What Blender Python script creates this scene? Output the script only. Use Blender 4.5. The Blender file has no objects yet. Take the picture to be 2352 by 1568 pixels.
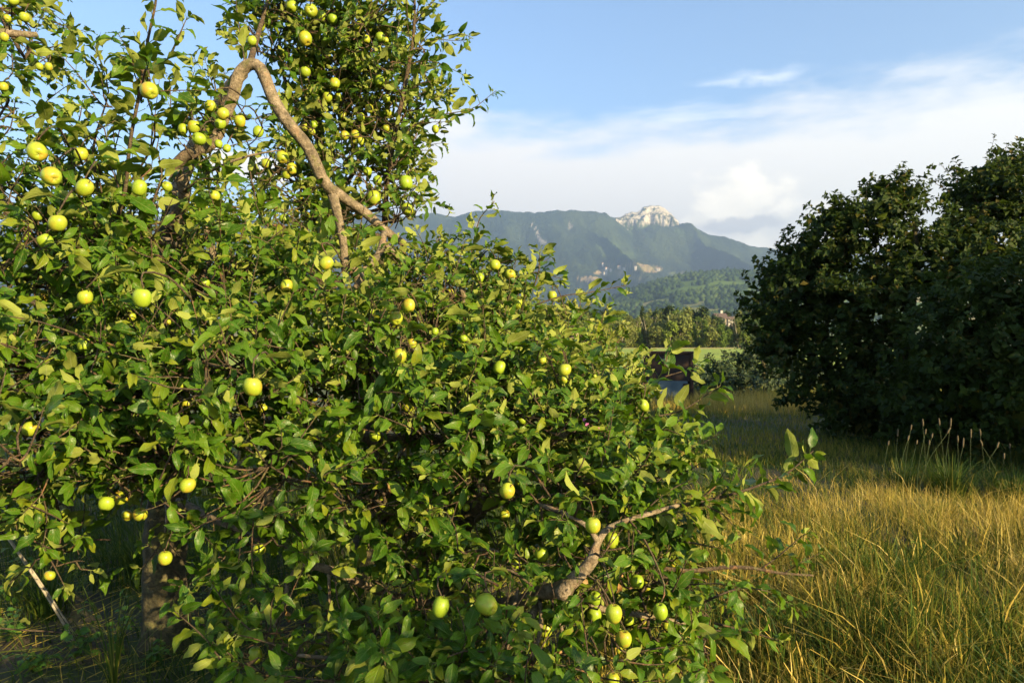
import bpy, math, random
import numpy as np
from mathutils import Vector, Matrix

random.seed(7)
rng = np.random.default_rng(7)
R = math.radians
sc = bpy.context.scene
COL = sc.collection

# ------------------------------------------------------------------ camera, sky, sun, exposure
F = 1700.0                                  # focal length in units of the 2352 px wide reference
EYE = 1.6
cam_d = bpy.data.cameras.new('camera')
cam_d.lens = F / 2352 * 36
cam_d.sensor_width = 36
cam_d.clip_start = 0.05
cam_d.clip_end = 40000
cam_d.dof.use_dof = True
cam_d.dof.focus_distance = 3.1
cam_d.dof.aperture_fstop = 7.1
cam = bpy.data.objects.new('camera', cam_d)
COL.objects.link(cam)
cam.location = (0, 0, EYE)
cam.rotation_euler = (R(90), 0, 0)
sc.camera = cam

SUN_AZ, SUN_EL = 45.0, 18.0                 # degrees right of straight behind the camera, above the horizon
sun_dir = Vector((math.sin(R(SUN_AZ)) * math.cos(R(SUN_EL)), -math.cos(R(SUN_AZ)) * math.cos(R(SUN_EL)), math.sin(R(SUN_EL))))
SUN = np.array(sun_dir)
sun_d = bpy.data.lights.new('sun', 'SUN')
sun_d.energy = 5.0
sun_d.angle = R(0.55)
sun_d.color = (1.0, 0.775, 0.41)
sun = bpy.data.objects.new('sun', sun_d)
COL.objects.link(sun)
sun.rotation_euler = sun_dir.to_track_quat('Z', 'Y').to_euler()

sc.view_settings.view_transform = 'Standard'
sc.view_settings.look = 'None'
sc.view_settings.gamma = 1
sc.view_settings.use_curve_mapping = False
sc.view_settings.exposure = 2.03
sc.render.engine = 'CYCLES'
sc.cycles.use_denoising = True
sc.cycles.max_bounces = 6
sc.cycles.diffuse_bounces = 1
sc.cycles.glossy_bounces = 1
sc.cycles.transmission_bounces = 3
sc.cycles.volume_bounces = 0
sc.cycles.transparent_max_bounces = 4
sc.cycles.caustics_reflective = False
sc.cycles.caustics_refractive = False
sc.cycles.sample_clamp_indirect = 4

# ------------------------------------------------------------------ node helpers
class NT:
    def __init__(s, tree):
        s.t = tree
    def n(s, typ, **kw):
        nd = s.t.nodes.new(typ)
        for k, v in kw.items():
            if k.startswith('i_'):
                key = k[2:]
                key = int(key) if key.isdigit() else key.replace('_', ' ')
                if hasattr(v, 'links') or isinstance(v, bpy.types.NodeSocket):
                    s.t.links.new(v, nd.inputs[key])
                else:
                    nd.inputs[key].default_value = v
            else:
                setattr(nd, k, v)
        return nd
    def m(s, op, a, b=0.0, c=0.0, clamp=False):
        nd = s.t.nodes.new('ShaderNodeMath')
        nd.operation = op
        nd.use_clamp = clamp
        for i, v in enumerate((a, b, c)):
            if isinstance(v, bpy.types.NodeSocket):
                s.t.links.new(v, nd.inputs[i])
            else:
                nd.inputs[i].default_value = v
        return nd.outputs[0]
    def mix(s, f, a, b, blend='MIX'):
        nd = s.t.nodes.new('ShaderNodeMix')
        nd.data_type = 'RGBA'
        nd.blend_type = blend
        for i, v in ((0, f), (6, a), (7, b)):
            if isinstance(v, bpy.types.NodeSocket):
                s.t.links.new(v, nd.inputs[i])
            elif i == 0:
                nd.inputs[i].default_value = v
            else:
                nd.inputs[i].default_value = (*v, 1)
        return nd.outputs[2]
    def step(s, x, lo, hi):
        nd = s.t.nodes.new('ShaderNodeMapRange')
        nd.interpolation_type = 'SMOOTHSTEP'
        s.t.links.new(x, nd.inputs[0])
        for i, v in ((1, lo), (2, hi)):
            if isinstance(v, bpy.types.NodeSocket):
                s.t.links.new(v, nd.inputs[i])
            else:
                nd.inputs[i].default_value = v
        nd.inputs[3].default_value, nd.inputs[4].default_value = 0, 1
        return nd.outputs[0]
    def noise(s, vec, scale, detail=3.0, rough=0.55, out=0):
        nd = s.t.nodes.new('ShaderNodeTexNoise')
        if vec is not None:
            s.t.links.new(vec, nd.inputs['Vector'])
        nd.inputs['Scale'].default_value = scale
        nd.inputs['Detail'].default_value = detail
        nd.inputs['Roughness'].default_value = rough
        return nd.outputs[out]
    def scale(s, vec, xyz):
        nd = s.t.nodes.new('ShaderNodeMapping')
        s.t.links.new(vec, nd.inputs[0])
        nd.inputs['Scale'].default_value = xyz
        return nd.outputs[0]
    def ramp(s, fac, stops):
        nd = s.t.nodes.new('ShaderNodeValToRGB')
        cr = nd.color_ramp
        while len(cr.elements) < len(stops):
            cr.elements.new(0.5)
        for e, (p, c) in zip(cr.elements, stops):
            e.position = p
            e.color = (*c, 1)
        s.t.links.new(fac, nd.inputs[0])
        return nd.outputs[0]
    def link(s, a, b):
        s.t.links.new(a, b)

def material(name):
    mt = bpy.data.materials.new(name)
    mt.use_nodes = True
    t = mt.node_tree
    bsdf = t.nodes['Principled BSDF']
    return mt, NT(t), bsdf

# ------------------------------------------------------------------ world: sky with thin high cloud and two cumulus heads
world = bpy.data.worlds.new('World')
sc.world = world
world.use_nodes = True
wt = NT(world.node_tree)
bg = world.node_tree.nodes['Background']
SKY = 0.068
HAZE = 0.00017
bg.inputs['Strength'].default_value = SKY
sky = wt.n('ShaderNodeTexSky', sky_type='NISHITA', sun_disc=False, sun_elevation=R(SUN_EL), altitude=300,
           air_density=1.0, dust_density=0.6, ozone_density=2.2)
sky.sun_rotation = R(180 - SUN_AZ)
tc = wt.n('ShaderNodeTexCoord')
sep = wt.n('ShaderNodeSeparateXYZ', i_0=tc.outputs['Generated'])
el = wt.m('MULTIPLY', wt.m('ARCSINE', sep.outputs[2]), 57.2958)
az = wt.m('MULTIPLY', wt.m('ARCTAN2', sep.outputs[0], sep.outputs[1]), 57.2958)
gv = tc.outputs['Generated']
flat = wt.scale(gv, (1, 1, 3.2))
n1 = wt.noise(flat, 3.2, 6, 0.6)
n2 = wt.noise(gv, 14, 6, 0.62)
n3 = wt.noise(wt.scale(gv, (1, 1, 1.5)), 26, 5, 0.6)
nw = wt.noise(wt.scale(gv, (1, 1, 7)), 7.0, 5, 0.6)
# veil
edge = wt.m('ADD', wt.m('MULTIPLY', wt.m('SUBTRACT', n1, 0.5), 9.0), 16.2)
azm = wt.step(az, -17, -4)
edge2 = wt.m('ADD', edge, wt.m('MULTIPLY', wt.m('SUBTRACT', wt.noise(wt.scale(gv, (1, 1, 4)), 11.0, 6, 0.62), 0.5), 3.4))
veil = wt.m('MULTIPLY', wt.m('SUBTRACT', 1.0, wt.step(wt.m('SUBTRACT', el, edge2), -2.2, 1.6)), azm)
low = wt.m('SUBTRACT', 1.0, wt.step(el, 2, 13))
veil = wt.m('MAXIMUM', wt.m('MULTIPLY', veil, 0.97), wt.m('MULTIPLY', low, 0.75))
# wisps above the veil, cumulus heads behind the ridge
wn = wt.noise(gv, 9.0, 6, 0.65, out=1)
wsep = wt.n('ShaderNodeSeparateColor', i_0=wn)
def blobw(caz, cel, saz, sel, amt=9.0):
    a = wt.m('DIVIDE', wt.m('ADD', wt.m('SUBTRACT', az, caz), wt.m('MULTIPLY', wt.m('SUBTRACT', wsep.outputs[0], 0.5), amt)), saz)
    b = wt.m('DIVIDE', wt.m('ADD', wt.m('SUBTRACT', el, cel), wt.m('MULTIPLY', wt.m('SUBTRACT', wsep.outputs[1], 0.5), amt * .7)), sel)
    return wt.m('SUBTRACT', 1.0, wt.m('SQRT', wt.m('ADD', wt.m('MULTIPLY', a, a), wt.m('MULTIPLY', b, b))))
def blob(caz, cel, saz, sel):
    a = wt.m('DIVIDE', wt.m('SUBTRACT', az, caz), saz)
    b = wt.m('DIVIDE', wt.m('SUBTRACT', el, cel), sel)
    return wt.m('SUBTRACT', 1.0, wt.m('SQRT', wt.m('ADD', wt.m('MULTIPLY', a, a), wt.m('MULTIPLY', b, b))))
wisp = wt.step(wt.m('ADD', blobw(18.5, 18.9, 6.0, 0.9, 5.0), wt.m('MULTIPLY', wt.m('SUBTRACT', nw, 0.5), 2.2)), 0.2, 1.5)
wisp2 = wt.step(wt.m('ADD', blob(12.5, 16.6, 9, 1.6), wt.m('MULTIPLY', wt.m('SUBTRACT', nw, 0.5), 2.4)), 0.2, 1.2)
wisp = wt.m('MAXIMUM', wisp, wt.m('MULTIPLY', wisp2, 0.9))
def puff(b, k=1.5, lo=0.12, hi=0.5, n=n2):
    return wt.step(wt.m('ADD', b, wt.m('MULTIPLY', wt.m('SUBTRACT', n, 0.5), k)), lo, hi)
cum = wt.m('MAXIMUM', puff(blobw(17.6, 10.6, 4.8, 2.8), 1.6, 0.0, 0.6, n3), puff(blobw(18.2, 6.7, 5.6, 1.9), 1.6, 0.0, 0.6, n3))
cum = wt.m('MAXIMUM', cum, wt.m('MULTIPLY', puff(blobw(13.8, 9.2, 1.6, 0.9), 1.2, 0.0, 0.5, n3), 0.6))
cum = wt.m('MAXIMUM', cum, wt.m('MULTIPLY', puff(blobw(25.5, 8.8, 3.6, 2.0), 1.3, 0.0, 0.6, n3), 0.6))
cum = wt.m('MAXIMUM', cum, wt.m('MULTIPLY', puff(blobw(-19.6, 12.3, 3.4, 1.5), 1.2, 0.0, 0.4, n3), 0.95))
grey = wt.m('MULTIPLY', puff(blobw(17.2, 8.6, 4.6, 0.75, 4.0), 1.2, 0.0, 0.5, n3), 0.85)
skyc = wt.n('ShaderNodeHueSaturation', i_Saturation=1.0, i_Value=1.12, i_Color=sky.outputs[0]).outputs[0]
def k(c):
    return tuple(v / SKY for v in c)
vc = wt.mix(wt.step(el, 0, 22), k((0.37, 0.34, 0.30)), k((0.36, 0.35, 0.335)))
c = wt.mix(veil, skyc, vc)
c = wt.mix(wt.m('MULTIPLY', wisp, 0.75), c, k((0.33, 0.35, 0.37)))
cc = wt.mix(n3, k((0.37, 0.345, 0.30)), k((0.54, 0.49, 0.41)))
c = wt.mix(cum, c, cc)
c = wt.mix(grey, c, k((0.25, 0.245, 0.25)))
wt.link(c, bg.inputs['Color'])

# ------------------------------------------------------------------ object helpers
def at(px, py, d):
    return np.array([(px - 1176) / F * d, d, EYE - (py - 784) / F * d])
def proj(P):
    y = np.maximum(P[..., 1], 0.05)
    return 1176 + P[..., 0] / y * F, 784 - (P[..., 2] - EYE) / y * F
def unit(v):
    return v / (np.linalg.norm(v, axis=-1, keepdims=True) + 1e-9)
def tag(o, label=None, cat=None, group=None, kind=None):
    if label: o['label'] = label
    if cat: o['category'] = cat
    if group: o['group'] = group
    if kind: o['kind'] = kind
    return o
def link(name, data, parent=None, mat=None, loc=None):
    o = bpy.data.objects.new(name, data)
    COL.objects.link(o)
    if parent is not None: o.parent = parent
    if mat is not None and data is not None and len(data.materials) == 0: data.materials.append(mat)
    if loc is not None: o.location = loc
    return o
def empty(name, loc=(0, 0, 0), parent=None):
    o = bpy.data.objects.new(name, None)
    o.empty_display_size = 0.1
    COL.objects.link(o)
    o.location = loc
    if parent: o.parent = parent
    return o
def mesh_np(name, V, faces, uv=None, tint=None, smooth=True):
    """V (n,3); faces: (m,4) or (m,3) index array; uv per vertex; tint per vertex"""
    V = np.asarray(V, dtype=np.float32)
    faces = np.asarray(faces, dtype=np.int32)
    k_ = faces.shape[1]
    me = bpy.data.meshes.new(name)
    me.vertices.add(len(V))
    me.vertices.foreach_set('co', V.ravel())
    me.loops.add(faces.size)
    me.loops.foreach_set('vertex_index', faces.ravel())
    me.polygons.add(len(faces))
    me.polygons.foreach_set('loop_start', np.arange(0, faces.size, k_, dtype=np.int32))
    me.polygons.foreach_set('loop_total', np.full(len(faces), k_, dtype=np.int32))
    if smooth:
        me.polygons.foreach_set('use_smooth', np.ones(len(faces), dtype=bool))
    if uv is not None:
        l = me.uv_layers.new(name='UVMap')
        l.data.foreach_set('uv', np.asarray(uv, dtype=np.float32)[faces.ravel()].ravel())
    if tint is not None:
        a = me.attributes.new('tint', 'FLOAT', 'POINT')
        a.data.foreach_set('value', np.asarray(tint, dtype=np.float32))
    me.update(calc_edges=True)
    me.validate()
    return me
class MB:
    """collects vertices and quads/tris of several solids for one mesh"""
    def __init__(s):
        s.v, s.f = [], []
    def box(s, c, size, rot=0.0):
        b = len(s.v)
        cx, cy, cz = c
        hx, hy, hz = [q / 2 for q in size]
        ca, sa = math.cos(rot), math.sin(rot)
        for z in (-hz, hz):
            for x, y in ((-hx, -hy), (hx, -hy), (hx, hy), (-hx, hy)):
                s.v.append((cx + x * ca - y * sa, cy + x * sa + y * ca, cz + z))
        for q in ((0, 3, 2, 1), (4, 5, 6, 7), (0, 1, 5, 4), (1, 2, 6, 5), (2, 3, 7, 6), (3, 0, 4, 7)):
            s.f.append(tuple(b + i for i in q))
        return s
    def poly(s, pts, faces):
        b = len(s.v)
        s.v += [tuple(p) for p in pts]
        s.f += [tuple(b + i for i in q) for q in faces]
        return s
    def build(s, name, mat, parent=None, loc=None, bevel=0.0):
        me = bpy.data.meshes.new(name)
        me.from_pydata(s.v, [], s.f)
        me.update()
        o = link(name, me, parent, mat, loc)
        if bevel:
            bv = o.modifiers.new('bevel', 'BEVEL')
            bv.width = bevel
            bv.segments = 2
        return o

def smooth_path(pts, step):
    """Catmull-Rom through rows (x,y,z,r)"""
    P = np.asarray(pts, float)
    if len(P) == 2:
        P = np.array([P[0], (P[0] + P[1]) / 2, P[1]])
    Q = np.vstack([2 * P[0] - P[1], P, 2 * P[-1] - P[-2]])
    out = []
    for i in range(1, len(Q) - 2):
        p0, p1, p2, p3 = Q[i - 1:i + 3]
        n = max(2, int(np.linalg.norm(p2[:3] - p1[:3]) / step))
        for j in range(n):
            t = j / n
            out.append(0.5 * ((2 * p1) + (-p0 + p2) * t + (2 * p0 - 5 * p1 + 4 * p2 - p3) * t * t + (-p0 + 3 * p1 - 3 * p2 + p3) * t ** 3))
    out.append(Q[-2])
    return np.array(out)
def tube_arrays(path, sides=8, rough=0.0):
    P, r = path[:, :3], np.maximum(path[:, 3], 0.0008)
    T = unit(np.gradient(P, axis=0))
    up = np.array([0.31, 0.52, 0.8])
    N = np.zeros_like(P)
    n0 = np.cross(T[0], up)
    N[0] = unit(n0)
    for i in range(1, len(P)):
        v = N[i - 1] - T[i] * np.dot(N[i - 1], T[i])
        N[i] = unit(v)
    B = np.cross(T, N)
    a = np.linspace(0, 2 * np.pi, sides, endpoint=False)
    rr = r[:, None] * (1 + rough * (rng.random((len(P), sides)) - 0.5))
    V = P[:, None, :] + rr[..., None] * (np.cos(a)[None, :, None] * N[:, None, :] + np.sin(a)[None, :, None] * B[:, None, :])
    n = len(P)
    i, j = np.meshgrid(np.arange(n - 1), np.arange(sides), indexing='ij')
    i, j = i.ravel(), j.ravel()
    j2 = (j + 1) % sides
    Fq = np.stack([i * sides + j, i * sides + j2, (i + 1) * sides + j2, (i + 1) * sides + j], 1)
    V = V.reshape(-1, 3)
    c0, c1 = len(V), len(V) + 1
    V = np.vstack([V, P[0] - T[0] * r[0] * 0.15, P[-1] + T[-1] * r[-1] * 0.4])
    e = (n - 1) * sides
    jj = np.arange(sides)
    k2 = (jj + 1) % sides
    caps = np.vstack([np.stack([jj * 0 + c0, k2, jj, jj], 1), np.stack([jj * 0 + c1, e + jj, e + k2, e + k2], 1)])
    return V, Fq, caps
def tubes_mesh(name, paths, sides=8, rough=0.0):
    Vs, Fs, Ts, off = [], [], [], 0
    for p in paths:
        V, Fq, caps = tube_arrays(p, sides, rough)
        Vs.append(V)
        Fs.append(Fq + off)
        Ts.append(caps[:, :3] + off)
        off += len(V)
    V = np.vstack(Vs)
    Q = np.vstack(Fs)
    T_ = np.vstack(Ts)
    me = bpy.data.meshes.new(name)
    me.vertices.add(len(V))
    me.vertices.foreach_set('co', V.astype(np.float32).ravel())
    idx = np.concatenate([Q.ravel(), T_.ravel()]).astype(np.int32)
    me.loops.add(len(idx))
    me.loops.foreach_set('vertex_index', idx)
    me.polygons.add(len(Q) + len(T_))
    ls = np.concatenate([np.arange(len(Q)) * 4, len(Q) * 4 + np.arange(len(T_)) * 3]).astype(np.int32)
    lt = np.concatenate([np.full(len(Q), 4), np.full(len(T_), 3)]).astype(np.int32)
    me.polygons.foreach_set('loop_start', ls)
    me.polygons.foreach_set('loop_total', lt)
    me.polygons.foreach_set('use_smooth', np.ones(len(ls), dtype=bool))
    me.update(calc_edges=True)
    me.validate()
    return me
# ------------------------------------------------------------------ materials
def leaf_material(name, tops, under, trans, tw=0.22, rough=0.36, veins=True, urough=0.7, spec=0.2):
    mt, t, b = material(name)
    geo = t.n('ShaderNodeNewGeometry')
    att = t.n('ShaderNodeAttribute', attribute_name='tint')
    oi = t.n('ShaderNodeObjectInfo')
    v = t.m('FRACT', t.m('ADD', att.outputs['Fac'], oi.outputs['Random']))
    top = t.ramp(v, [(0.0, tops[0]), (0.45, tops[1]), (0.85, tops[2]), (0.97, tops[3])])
    und = t.mix(v, tuple(q * 0.75 for q in under), tuple(min(1, q * 1.25) for q in under))
    pos = geo.outputs['Position']
    mott = t.noise(pos, 45, 3, 0.6)
    top = t.mix(t.m('MULTIPLY', t.step(mott, 0.45, 0.75), 0.45), top, tuple(q * 1.9 + 0.01 for q in tops[1]))
    spots = t.noise(pos, 160, 1, 0.5)
    top = t.mix(t.m('MULTIPLY', t.step(spots, 0.66, 0.71), 0.7), top, (0.16, 0.10, 0.03))
    if veins:
        uv = t.n('ShaderNodeUVMap', uv_map='UVMap')
        s2 = t.n('ShaderNodeSeparateXYZ', i_0=uv.outputs[0])
        du = t.m('ABSOLUTE', t.m('SUBTRACT', s2.outputs[0], 0.5))
        mid = t.m('SUBTRACT', 1.0, t.step(du, 0.012, 0.05))
        ph = t.m('SUBTRACT', t.m('MULTIPLY', s2.outputs[1], 7.0), t.m('MULTIPLY', du, 5.0))
        fr = t.m('ABSOLUTE', t.m('SUBTRACT', t.m('FRACT', ph), 0.5))
        side = t.m('MULTIPLY', t.m('SUBTRACT', 1.0, t.step(fr, 0.03, 0.12)), 0.5)
        vein = t.m('MAXIMUM', mid, side)
        top = t.mix(t.m('MULTIPLY', vein, 0.55), top, (0.16, 0.22, 0.05))
        und = t.mix(t.m('MULTIPLY', vein, 0.4), und, (0.36, 0.38, 0.17))
        bmp = t.n('ShaderNodeBump', i_Strength=0.5, i_Distance=0.002, i_Height=t.m('ADD', t.m('MULTIPLY', vein, -1.0), t.m('MULTIPLY', t.noise(pos, 90, 2), 1.2)))
        t.link(bmp.outputs[0], b.inputs['Normal'])
    bf = geo.outputs['Backfacing']
    colr = t.mix(bf, top, und)
    t.link(colr, b.inputs['Base Color'])
    t.link(t.m('ADD', t.m('MULTIPLY', bf, urough - rough), rough), b.inputs['Roughness'])
    b.inputs['Specular IOR Level'].default_value = spec
    tr = t.n('ShaderNodeBsdfTranslucent')
    t.link(t.mix(v, trans, tuple(min(1, q * 1.5) for q in trans)), tr.inputs[0])
    mx = t.n('ShaderNodeMixShader', i_0=tw, i_1=b.outputs[0], i_2=tr.outputs[0])
    t.link(mx.outputs[0], t.t.nodes['Material Output'].inputs['Surface'])
    return mt
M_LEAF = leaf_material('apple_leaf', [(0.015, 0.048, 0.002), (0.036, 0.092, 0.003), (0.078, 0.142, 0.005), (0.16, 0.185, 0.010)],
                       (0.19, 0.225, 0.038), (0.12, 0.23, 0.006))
M_LEAF_PALE = leaf_material('young_apple_leaf', [(0.05, 0.085, 0.008), (0.085, 0.125, 0.012), (0.12, 0.15, 0.018), (0.18, 0.18, 0.03)],
                            (0.21, 0.22, 0.045), (0.22, 0.33, 0.03))
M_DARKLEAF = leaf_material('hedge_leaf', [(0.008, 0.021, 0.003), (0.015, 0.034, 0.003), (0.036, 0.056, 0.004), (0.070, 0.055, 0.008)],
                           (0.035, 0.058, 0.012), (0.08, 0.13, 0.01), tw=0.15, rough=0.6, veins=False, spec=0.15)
M_GREYLEAF = leaf_material('willow_shrub_leaf', [(0.020, 0.038, 0.016), (0.030, 0.052, 0.020), (0.048, 0.072, 0.028), (0.065, 0.08, 0.035)],
                           (0.08, 0.105, 0.055), (0.10, 0.15, 0.04), tw=0.12, rough=0.55, veins=False)
M_WEED = leaf_material('weed_leaf', [(0.03, 0.09, 0.012), (0.05, 0.13, 0.015), (0.07, 0.15, 0.02), (0.14, 0.15, 0.03)],
                       (0.12, 0.19, 0.05), (0.16, 0.28, 0.02), tw=0.25, rough=0.5)
M_DRY = leaf_material('withered_leaf', [(0.30, 0.15, 0.05), (0.34, 0.20, 0.08), (0.42, 0.28, 0.14), (0.36, 0.12, 0.03)],
                      (0.36, 0.24, 0.12), (0.4, 0.2, 0.05), tw=0.15, rough=0.7)
M_BGLEAF = [leaf_material('far_leaf_%s' % n_, tops, und, tr, tw=0.15, rough=0.6, veins=False) for n_, tops, und, tr in (
    ('green', [(0.05, 0.09, 0.010), (0.07, 0.12, 0.012), (0.095, 0.15, 0.015), (0.12, 0.16, 0.02)], (0.10, 0.15, 0.03), (0.14, 0.22, 0.01)),
    ('olive', [(0.09, 0.115, 0.022), (0.12, 0.15, 0.03), (0.15, 0.17, 0.035), (0.17, 0.17, 0.04)], (0.16, 0.17, 0.06), (0.2, 0.22, 0.03)),
    ('dark', [(0.02, 0.04, 0.008), (0.03, 0.055, 0.01), (0.045, 0.07, 0.012), (0.07, 0.07, 0.015)], (0.03, 0.05, 0.02), (0.04, 0.07, 0.01)),
    ('bright', [(0.10, 0.16, 0.015), (0.13, 0.19, 0.018), (0.16, 0.21, 0.02), (0.19, 0.21, 0.03)], (0.12, 0.16, 0.04), (0.2, 0.26, 0.02)))]

def bark_material(name, a, b_, c_, scale=30, spots=(0.35, 0.16, 0.07)):
    mt, t, b = material(name)
    geo = t.n('ShaderNodeNewGeometry')
    p = geo.outputs['Position']
    n = t.noise(p, scale, 6, 0.72)
    col = t.ramp(n, [(0.36, a), (0.5, b_), (0.62, c_)])
    big = t.noise(p, scale * 0.35, 2, 0.5)
    col = t.mix(t.m('MULTIPLY', t.step(big, 0.58, 0.72), 0.6), col, spots)
    lich = t.noise(p, scale * 0.8, 3, 0.5)
    col = t.mix(t.m('MULTIPLY', t.step(lich, 0.58, 0.66), 0.7), col, (0.15, 0.14, 0.045))
    rings = t.noise(t.scale(p, (1, 1, 3.5)), scale * 1.4, 4, 0.7)
    col = t.mix(t.m('MULTIPLY', t.step(rings, 0.56, 0.63), 0.6), col, a)
    t.link(col, b.inputs['Base Color'])
    b.inputs['Roughness'].default_value = 0.85
    h = t.m('ADD', t.noise(p, scale * 3, 4, 0.7), t.m('MULTIPLY', n, 1.5))
    bm = t.n('ShaderNodeBump', i_Strength=0.9, i_Distance=0.010, i_Height=h)
    t.link(bm.outputs[0], b.inputs['Normal'])
    return mt
M_BARK = bark_material('apple_bark', (0.08, 0.06, 0.036), (0.19, 0.145, 0.09), (0.31, 0.24, 0.16), spots=(0.32, 0.19, 0.10))
M_TRUNK = bark_material('mossy_bark', (0.025, 0.022, 0.010), (0.06, 0.052, 0.022), (0.115, 0.09, 0.04), 18, (0.10, 0.12, 0.03))
M_TWIG = bark_material('twig_bark', (0.045, 0.027, 0.016), (0.085, 0.055, 0.03), (0.15, 0.11, 0.06), 60)
M_FARBARK = bark_material('far_bark', (0.12, 0.10, 0.07), (0.22, 0.19, 0.13), (0.32, 0.28, 0.2), 1.2, (0.2, 0.16, 0.1))

def simple(name, col, rough=0.7, metal=0.0, var=0.25, scale=8, bump=0.0, col2=None):
    mt, t, b = material(name)
    tcn = t.n('ShaderNodeTexCoord')
    n = t.noise(tcn.outputs['Object'], scale, 4, 0.6)
    c2 = col2 or tuple(q * (1 - var) for q in col)
    t.link(t.mix(t.step(n, 0.35, 0.65), col, c2), b.inputs['Base Color'])
    b.inputs['Roughness'].default_value = rough
    b.inputs['Metallic'].default_value = metal
    if bump:
        bm = t.n('ShaderNodeBump', i_Strength=0.6, i_Distance=bump, i_Height=t.noise(tcn.outputs['Object'], scale * 4, 4))
        t.link(bm.outputs[0], b.inputs['Normal'])
    return mt

def apple_material():
    mt, t, b = material('apple_skin')
    tcn = t.n('ShaderNodeTexCoord')
    oi = t.n('ShaderNodeObjectInfo')
    rnd = oi.outputs['Random']
    o = tcn.outputs['Object']
    off = t.n('ShaderNodeVectorMath', operation='ADD')
    t.link(o, off.inputs[0])
    cmb = t.n('ShaderNodeCombineXYZ', i_0=t.m('MULTIPLY', rnd, 9), i_1=rnd, i_2=t.m('MULTIPLY', rnd, 4))
    t.link(cmb.outputs[0], off.inputs[1])
    p = off.outputs[0]
    base = t.mix(rnd, (0.23, 0.33, 0.020), (0.33, 0.37, 0.028))
    mott = t.noise(p, 1.6, 3, 0.5)
    base = t.mix(t.m('MULTIPLY', t.step(mott, 0.40, 0.7), 0.5), base, (0.20, 0.30, 0.02))
    blush = t.m('MULTIPLY', t.step(t.noise(p, 0.9, 2, 0.5), 0.48, 0.66), t.step(rnd, 0.25, 0.85))
    base = t.mix(t.m('MULTIPLY', blush, 0.55), base, (0.46, 0.21, 0.035))
    vor = t.n('ShaderNodeTexVoronoi', i_Scale=3.4)
    t.link(p, vor.inputs['Vector'])
    sz = t.m('MULTIPLY', t.n('ShaderNodeSeparateColor', i_0=vor.outputs['Color']).outputs[0], 0.13)
    dots = t.m('SUBTRACT', 1.0, t.step(t.m('SUBTRACT', vor.outputs['Distance'], sz), 0.0, 0.03))
    dots = t.m('MULTIPLY', dots, t.step(t.noise(p, 2.0, 1), 0.42, 0.50))
    base = t.mix(t.m('MULTIPLY', dots, 0.85), base, (0.22, 0.12, 0.03))
    s = t.n('ShaderNodeSeparateXYZ', i_0=o)
    calyx = t.m('SUBTRACT', 1.0, t.step(t.m('ADD', t.m('MULTIPLY', s.outputs[0], s.outputs[0]), t.m('MULTIPLY', s.outputs[1], s.outputs[1])), 0.005, 0.09))
    ends = t.m('MULTIPLY', calyx, 0.45)
    base = t.mix(ends, base, (0.22, 0.26, 0.04))
    t.link(base, b.inputs['Base Color'])
    b.inputs['Roughness'].default_value = 0.38
    b.inputs['Specular IOR Level'].default_value = 0.4
    b.inputs['Subsurface Weight'].default_value = 0.12
    b.inputs['Subsurface Radius'].default_value = (0.01, 0.012, 0.002)
    b.inputs['Subsurface Scale'].default_value = 0.4
    return mt
M_APPLE = apple_material()
M_STEM = simple('apple_stem', (0.12, 0.08, 0.03), 0.8)
M_CALYX = simple('dried_calyx', (0.10, 0.06, 0.025), 0.9)

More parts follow.
